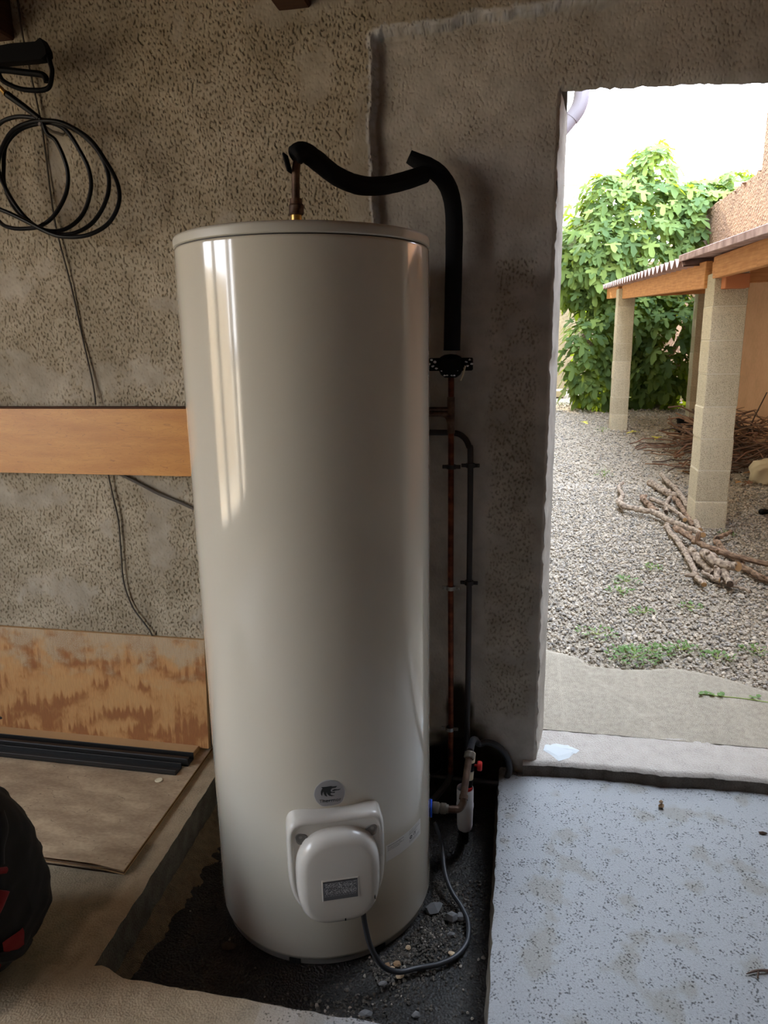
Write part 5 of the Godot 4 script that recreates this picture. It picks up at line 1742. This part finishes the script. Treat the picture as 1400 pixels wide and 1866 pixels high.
func brush() -> void:
	# heap of thin prunings under the carport
	var nz := noise(1.0, 411, 2)
	var meshes := []
	for q in 6:
		var mb := MB.new()
		var p := []
		for i in 10:
			var t := i / 9.0
			p.append(Vector3(t - 0.5, 0.10 * nz.get_noise_2d(t * 2.2, q * 9.0), 0.16 * nz.get_noise_2d(t * 2.2, q * 9.0 + 100.0)))
		mb.tube(p, [0.010, 0.0105, 0.010, 0.0095, 0.009, 0.0082, 0.0075, 0.0065, 0.005, 0.003], 7)
		var i0 := 5
		mb.tube([p[i0], p[i0] + Vector3(0.12, 0.05, 0.07), p[i0] + Vector3(0.26, 0.06, 0.13)], [0.006, 0.005, 0.003], 6)
		meshes.append(mb.mesh())
	for i in 110:
		var o := put("pruned_twig", meshes[i % 6], M.twig[i % 4])
		var t := i / 110.0
		var z := rng.randf_range(-8.3, -6.7)
		var hump := 0.42 * exp(-pow((z + 7.5) / 0.75, 2.0))
		var left := i % 7 == 0
		var x := rng.randf_range(1.5, 1.75) if left else rng.randf_range(1.95, 2.25)
		var ln := rng.randf_range(0.6, 0.95) if left else rng.randf_range(0.5, 1.0)
		x = minf(x, 2.36 - ln * 0.46)
		var y := gy(z) + 0.02 + t * hump * (0.3 if left else 1.0)
		o.transform = Transform3D(Basis.from_euler(Vector3(rng.randf_range(-0.4, 0.4), rng.randf_range(-0.3, 0.5) if left else rng.randf_range(-1.2, 0.3), rng.randf_range(-0.05, 0.12) if left else rng.randf_range(-0.3, 0.25) * minf(1.0, t * 3.0))).scaled_local(Vector3(ln, 0.6, 0.6) if left else Vector3(ln, 0.9, 0.9)), Vector3(x, y, z))
		tag(o, "thin reddish brown pruned twig in the heap under the carport behind the near post", "twig", "pruned twigs in the heap under the carport")
	var s := MB.new()
	s.tube([Vector3(2.05, gy(-7.2) + 0.2, -7.2), Vector3(2.12, gy(-7.2) + 0.42, -7.22), Vector3(2.22, gy(-7.2) + 0.66, -7.25)], [0.008, 0.007, 0.005], 7)
	tag(obj("upright_twig", s, M.twig[2]), "single twig standing up out of the heap against the right wall", "twig")
	var lm := leaf_mesh(3)
	for q in [[1.78, -6.5, 0.2], [1.90, -6.35, 0.02], [2.0, -6.6, 0.03], [1.65, -6.55, 0.02], [2.15, -6.8, 0.25], [1.55, -7.5, 0.02], [1.45, -7.3, 0.03], [1.82, -6.28, 0.02], [2.2, -6.5, 0.02], [1.4, -6.7, 0.02], [1.96, -6.2, 0.02], [2.08, -6.3, 0.02], [1.72, -6.42, 0.02], [1.62, -6.7, 0.05]]:
		var o := put("dry_leaf", lm, M.dead_leaf[int(absf(q[0]) * 100) % 3])
		o.transform = Transform3D(Basis.from_euler(Vector3(rng.randf_range(-0.5, 0.5), rng.randf() * TAU, rng.randf_range(-0.4, 0.4))).scaled(Vector3.ONE * rng.randf_range(0.09, 0.14)), Vector3(q[0], gy(q[1]) + q[2], q[1]))
		tag(o, "curled brown dry leaf on the ground in front of the twig heap", "leaf", "dry leaves in front of the twig heap")
	for q in [[0.756, -9.75], [1.52, -8.6], [1.35, -8.95], [1.72, -9.2]]:
		var o := put("yellow_leaf", lm, M.yellow_leaf)
		o.transform = Transform3D(Basis(Vector3.UP, q[0] * 7).scaled(Vector3.ONE * 0.13), Vector3(q[0], gy(q[1]) + 0.012, q[1]))
		tag(o, "fallen yellow leaf lying on the gravel near the fig tree", "leaf", "fallen yellow leaves by the fig tree")

func gravel_and_weeds() -> void:
	var kinds := []
	for q in 3:
		var mb := MB.new()
		mb.blob(Vector3.ZERO, Vector3(1, 0.55 + 0.1 * q, 0.75), rng, 0.22)
		kinds.append(mb.mesh())
	var tones := [Color(0.56, 0.48, 0.385), Color(0.45, 0.39, 0.32), Color(0.65, 0.57, 0.47), Color(0.30, 0.275, 0.245), Color(0.60, 0.51, 0.40), Color(0.50, 0.455, 0.405)]
	for q in 3:
		scatter("gravel", kinds[q], M.pebble, 15000, func(i: int) -> Array:
			var z := -2.6 - 3.6 * pow(rng.randf(), 0.75) if i % 3 else rng.randf_range(-6.0, -12.0)
			var x := rng.randf_range(0.02 * -z, 0.42 * -z + 0.1)
			if x > 2.4 or z > apron_z(x) + rng.randf_range(-0.02, 0.05): return []
			var s := rng.randf_range(0.0045, 0.0095) if rng.randf() > 0.1 else rng.randf_range(0.009, 0.015)
			if z < -6.0: s *= 1.3
			var c: Color = tones[rng.randi_range(0, 5)] * rng.randf_range(0.6, 0.98)
			return [Vector3(x, gy(z) - 0.004 + 0.008 * n_edge.get_noise_2d(x * 1.5, z * 1.5), z), s, c], "loose angular grey and beige gravel stones covering the yard", "gravel")
	# weeds
	var leaf := func(mb: MB, at: Vector3, dir: Vector3, l: float, w: float) -> void:
		var side := dir.cross(Vector3.UP).normalized() * w
		var mid := at + dir * l * 0.55 + Vector3.UP * l * 0.12
		var tip := at + dir * l
		var a := mb.vert(at)
		var b := mb.vert(at + dir * l * 0.3 + side * 0.8 + Vector3.UP * l * 0.1)
		var c := mb.vert(mid + side * 0.9)
		var d := mb.vert(tip)
		var e := mb.vert(mid - side * 0.9)
		var f := mb.vert(at + dir * l * 0.3 - side * 0.8 + Vector3.UP * l * 0.1)
		mb.tri(a, b, f)
		mb.quad(b, c, e, f)
		mb.tri(c, d, e)
	var W := [[0.49, -2.955, 0.085, 0.05, 170, "dense green weed clump at the edge of the concrete apron"], [0.58, -3.02, 0.06, 0.035, 60, "low green weed right of the dense clump on the gravel edge"],
		[0.706, -3.06, 0.055, 0.035, 50, "small weed on the gravel right of the dense clump"], [0.834, -3.00, 0.05, 0.03, 45, "small weed on the gravel edge farther right, above the trailing weed"], [0.36, -3.17, 0.07, 0.03, 45, "thin weed on the gravel left of the dense clump near the jamb"],
		[0.578, -3.87, 0.055, 0.03, 50, "weed tuft on the gravel left of the branch pile, upper of two"], [0.525, -3.72, 0.05, 0.025, 36, "weed tuft on the gravel left of the branch pile, lower of two"], [0.74, -4.11, 0.05, 0.02, 30, "flat weed in the gravel below the crooked branch"],
		[0.72, -6.5, 0.06, 0.10, 40, "upright green weed alone in the middle of the gravel"], [0.95, -9.0, 0.06, 0.12, 30, "weed at the foot of the far carport post"], [0.56, -11.6, 0.16, 0.10, 70, "green weeds by the back wall at the far left"],
		[1.02, -3.08, 0.05, 0.035, 40, "weed at the right edge of the view on the gravel"], [1.33, -4.83, 0.035, 0.03, 30, "little green weed at the foot of the near carport post"], [0.60, -3.45, 0.05, 0.02, 30, "faint weed in the gravel above the dense clump"], [0.84, -3.55, 0.045, 0.02, 26, "faint weed in the gravel under the front of the branch pile"]]
	for q in W:
		var at := Vector3(q[0], gy(q[1]), q[1])
		var mb := MB.new()
		for i in q[4]:
			var a := rng.randf() * TAU
			var r: float = q[2] * sqrt(rng.randf())
			var p := Vector3(cos(a) * r * 1.3, rng.randf_range(0.0, q[3]) * (1.1 - r / q[2] * 0.7), sin(a) * r)
			leaf.call(mb, p, Vector3(cos(a + rng.randf_range(-1, 1)), rng.randf_range(-0.1, 0.7), sin(a + rng.randf_range(-1, 1))).normalized(), rng.randf_range(0.012, 0.026), rng.randf_range(0.004, 0.008))
		var t := thing("weed", q[5], "weed", at, "weeds in the gravel")
		var fo := obj("foliage", mb, M.weed, t)
		fo.set_meta("kind", "stuff")
		var sb := MB.new()
		for i in 5:
			var a := TAU * i / 5
			sb.tube([Vector3.ZERO, Vector3(cos(a) * q[2] * 0.5, q[3] * 0.5, sin(a) * q[2] * 0.5)], 0.0014, 5)
		obj("stalk", sb, M.weed_pale, t)
	var rb := Vector3(0.70, gy(-2.69), -2.69)
	var rt := thing("trailing_weed", "creeping weed stem with a few leaves lying on the concrete apron at the right", "weed", rb)
	var sb := MB.new(rb)
	sb.tube(curve(V([[0.69, 0.064, -2.68], [0.76, 0.066, -2.665], [0.86, 0.065, -2.66], [0.98, 0.066, -2.63]]), 4), 0.0018, 6)
	obj("runner", sb, M.weed_pale, rt)
	for i in 11:
		var lb := MB.new(rb)
		var x := 0.69 + 0.013 * i + (0.08 if i > 7 else 0.0)
		leaf.call(lb, Vector3(x, 0.067, -2.675 + 0.004 * (i % 3)), Vector3(cos(i * 2.4), 0.25, sin(i * 2.4)).normalized(), 0.024, 0.010)
		obj("leaf", lb, M.weed, rt)

# ---------------------------------------------------------------- fig tree
func leaf_mesh(sd: int) -> ArrayMesh:
	# lobed fig leaf of unit size, base at the origin, pointing to +x, facing +y, slightly cupped
	var lobes := [[-155, 0.18], [-132, 0.42], [-112, 0.40], [-100, 0.22], [-82, 0.56], [-66, 0.66], [-54, 0.58], [-40, 0.26], [-20, 0.68], [-9, 0.92], [0, 0.98], [9, 0.92], [20, 0.68], [40, 0.26], [54, 0.58], [66, 0.66], [82, 0.56], [100, 0.22], [112, 0.40], [132, 0.42], [155, 0.18]]
	var r2 := RandomNumberGenerator.new()
	r2.seed = sd
	var mb := MB.new()
	var droop := r2.randf_range(0.1, 0.5)
	var cup := r2.randf_range(-0.1, 0.35)
	var cen := Vector2(0.28, 0)
	var pos := func(p: Vector2) -> Vector3:
		return Vector3(p.x, cup * absf(p.y) - droop * p.x * p.x * 0.6, p.y)
	var m := mb.vert(pos.call(cen))
	var rim := []
	for l in lobes:
		var a := deg_to_rad(l[0] + r2.randf_range(-3, 3))
		var rr: float = l[1] * r2.randf_range(0.92, 1.08) * 0.75
		rim.append(mb.vert(pos.call(cen + Vector2(cos(a), sin(a)) * rr)))
	for i in rim.size() - 1: mb.tri(m, rim[i + 1], rim[i])
	mb.tri(m, rim[0], rim[rim.size() - 1])
	mb.tube([pos.call(cen), Vector3(-0.05, 0.0, 0), Vector3(-0.22, -0.06, 0)], [0.008, 0.013, 0.014], 4, false)
	return mb.mesh()

func tree() -> void:
	var base := Vector3(1.75, gy(-11.7), -11.7)
	var t := thing("fig_tree", "large leafy fig tree with big lobed leaves filling the back of the yard", "tree", base)
	var tr := MB.new(base)
	tr.tube(curve(V([[1.9, 0.35, -11.7], [1.95, 0.9, -11.7], [1.85, 1.5, -11.75], [1.6, 2.3, -11.7]]), 5), [0.11, 0.11, 0.105, 0.10, 0.10, 0.095, 0.09, 0.09, 0.085, 0.08, 0.075, 0.07, 0.065, 0.06, 0.055, 0.05], 10)
	obj("trunk", tr, M.bark, t)
	for q in [[[1.95, 0.8, -11.7], [2.3, 1.5, -11.6], [2.6, 2.5, -11.6]], [[1.85, 1.4, -11.75], [1.2, 2.0, -11.6], [0.75, 2.9, -11.5]], [[1.6, 2.3, -11.7], [1.7, 3.1, -11.7], [1.72, 3.9, -11.7]], [[1.92, 0.6, -11.7], [1.3, 1.0, -11.3], [0.8, 1.5, -11.0]], [[1.9, 1.1, -11.7], [2.1, 1.8, -11.3], [2.2, 3.2, -11.5]], [[2.0, 0.4, -11.6], [2.25, 1.2, -11.2], [2.35, 1.8, -11.0]]]:
		var b := MB.new(base)
		b.tube(curve(V(q), 5), [0.055, 0.053, 0.05, 0.047, 0.043, 0.04, 0.036, 0.032, 0.028, 0.023, 0.018], 8)
		obj("limb", b, M.bark, t)
	# crown: leaves on the skins of rounded masses
	var masses := [[1.55, 2.75, -11.75, 1.15, 1.05, 0.85, 1.0], [1.02, 2.55, -11.5, 0.60, 0.68, 0.7, 0.55], [2.35, 3.0, -11.7, 0.62, 0.62, 0.6, 0.55], [2.05, 1.25, -11.5, 0.75, 0.85, 0.7, 0.7], [0.90, 1.25, -11.1, 0.34, 0.62, 0.4, 0.17], [1.72, 3.75, -11.7, 0.30, 0.42, 0.3, 0.16], [1.12, 3.45, -11.6, 0.33, 0.36, 0.3, 0.14], [2.3, 3.35, -11.7, 0.32, 0.34, 0.3, 0.12], [2.85, 3.45, -11.7, 0.30, 0.32, 0.3, 0.14], [1.45, 1.7, -11.5, 0.6, 0.7, 0.6, 0.38], [0.70, 2.35, -11.5, 0.28, 0.4, 0.3, 0.1], [1.05, 0.9, -11.2, 0.4, 0.5, 0.4, 0.16], [1.45, 0.75, -11.6, 0.5, 0.5, 0.5, 0.25]]
	var leaves := []
	for i in masses.size():
		var m: Array = masses[i]
		for k in int(m[6] * 980):
			var d := Vector3(rng.randfn(), rng.randfn(), rng.randfn()).normalized()
			if d.z < -0.5: d.z = -d.z
			var r := rng.randf_range(0.72, 1.06)
			var p := Vector3(m[0] + d.x * m[3] * r, m[1] + d.y * m[4] * r, m[2] + d.z * m[5] * r)
			if p.y < gy(p.z) + 0.05 or p.x > 2.95 and p.y < 3.3: continue
			if p.x > 2.36 and p.y < 3.3: continue
			if p.x > 2.0 and p.z > -10.9 and p.y < 2.3: continue
			var out := (Vector3(d.x, d.y * 0.6 + 0.15, d.z) + Vector3(rng.randf_range(-0.5, 0.5), rng.randf_range(-0.3, 0.3), rng.randf_range(-0.5, 0.5))).normalized()
			var up := (out * 0.75 + Vector3(0, 0.7, 0.15) + Vector3(rng.randf_range(-0.3, 0.3), rng.randf_range(-0.3, 0.3), rng.randf_range(-0.3, 0.3))).normalized()
			var tip := (out + Vector3(0, -0.75, 0)).normalized()
			tip = (tip - up * tip.dot(up)).normalized()
			var bs := Basis(tip, up, tip.cross(up)).scaled(Vector3.ONE * rng.randf_range(0.14, 0.27))
			leaves.append([Transform3D(bs, p - base), rng.randi_range(0, 3), p])
	# the nearest leaves as parts of their own, the rest together
	leaves.sort_custom(func(a, b): return a[2].z > b[2].z)
	var meshes := [leaf_mesh(11), leaf_mesh(12), leaf_mesh(13), leaf_mesh(14)]
	var single := 0
	var rest := []
	for i in leaves.size():
		if single < 295 and (i % 3 == 0 or leaves[i][2].z > -10.9):
			var o := put("leaf", meshes[i % 4], M.leaf[leaves[i][1]], t)
			o.transform = leaves[i][0]
			single += 1
		else: rest.append(leaves[i])
	for kind in 4:
		var xf := []
		for i in rest.size():
			if rest[i][1] == kind: xf.append(rest[i][0])
		var mm := MultiMesh.new()
		mm.transform_format = MultiMesh.TRANSFORM_3D
		mm.mesh = meshes[kind]
		mm.instance_count = xf.size()
		for i in xf.size(): mm.set_instance_transform(i, xf[i])
		var mi := MultiMeshInstance3D.new()
		mi.multimesh = mm
		mi.material_override = M.leaf[kind]
		mi.name = numbered("foliage", t)
		t.add_child(mi, true)
		mi.set_meta("kind", "stuff")
	# ivy on the high part of the right wall
	var iv := thing("ivy", "tuft of green ivy on the top of the high right wall at the right edge", "ivy", Vector3(2.55, 4.02, -8.6))
	for i in 14:
		var o := put("leaf", meshes[i % 4], M.leaf[i % 4], iv)
		o.transform = Transform3D(Basis.from_euler(Vector3(rng.randf_range(-0.8, 0.8), rng.randf() * TAU, rng.randf_range(-0.8, 0.8))).scaled(Vector3.ONE * 0.12), Vector3(rng.randf_range(-0.12, 0.1), rng.randf_range(-0.08, 0.1), rng.randf_range(-0.25, 0.2)))
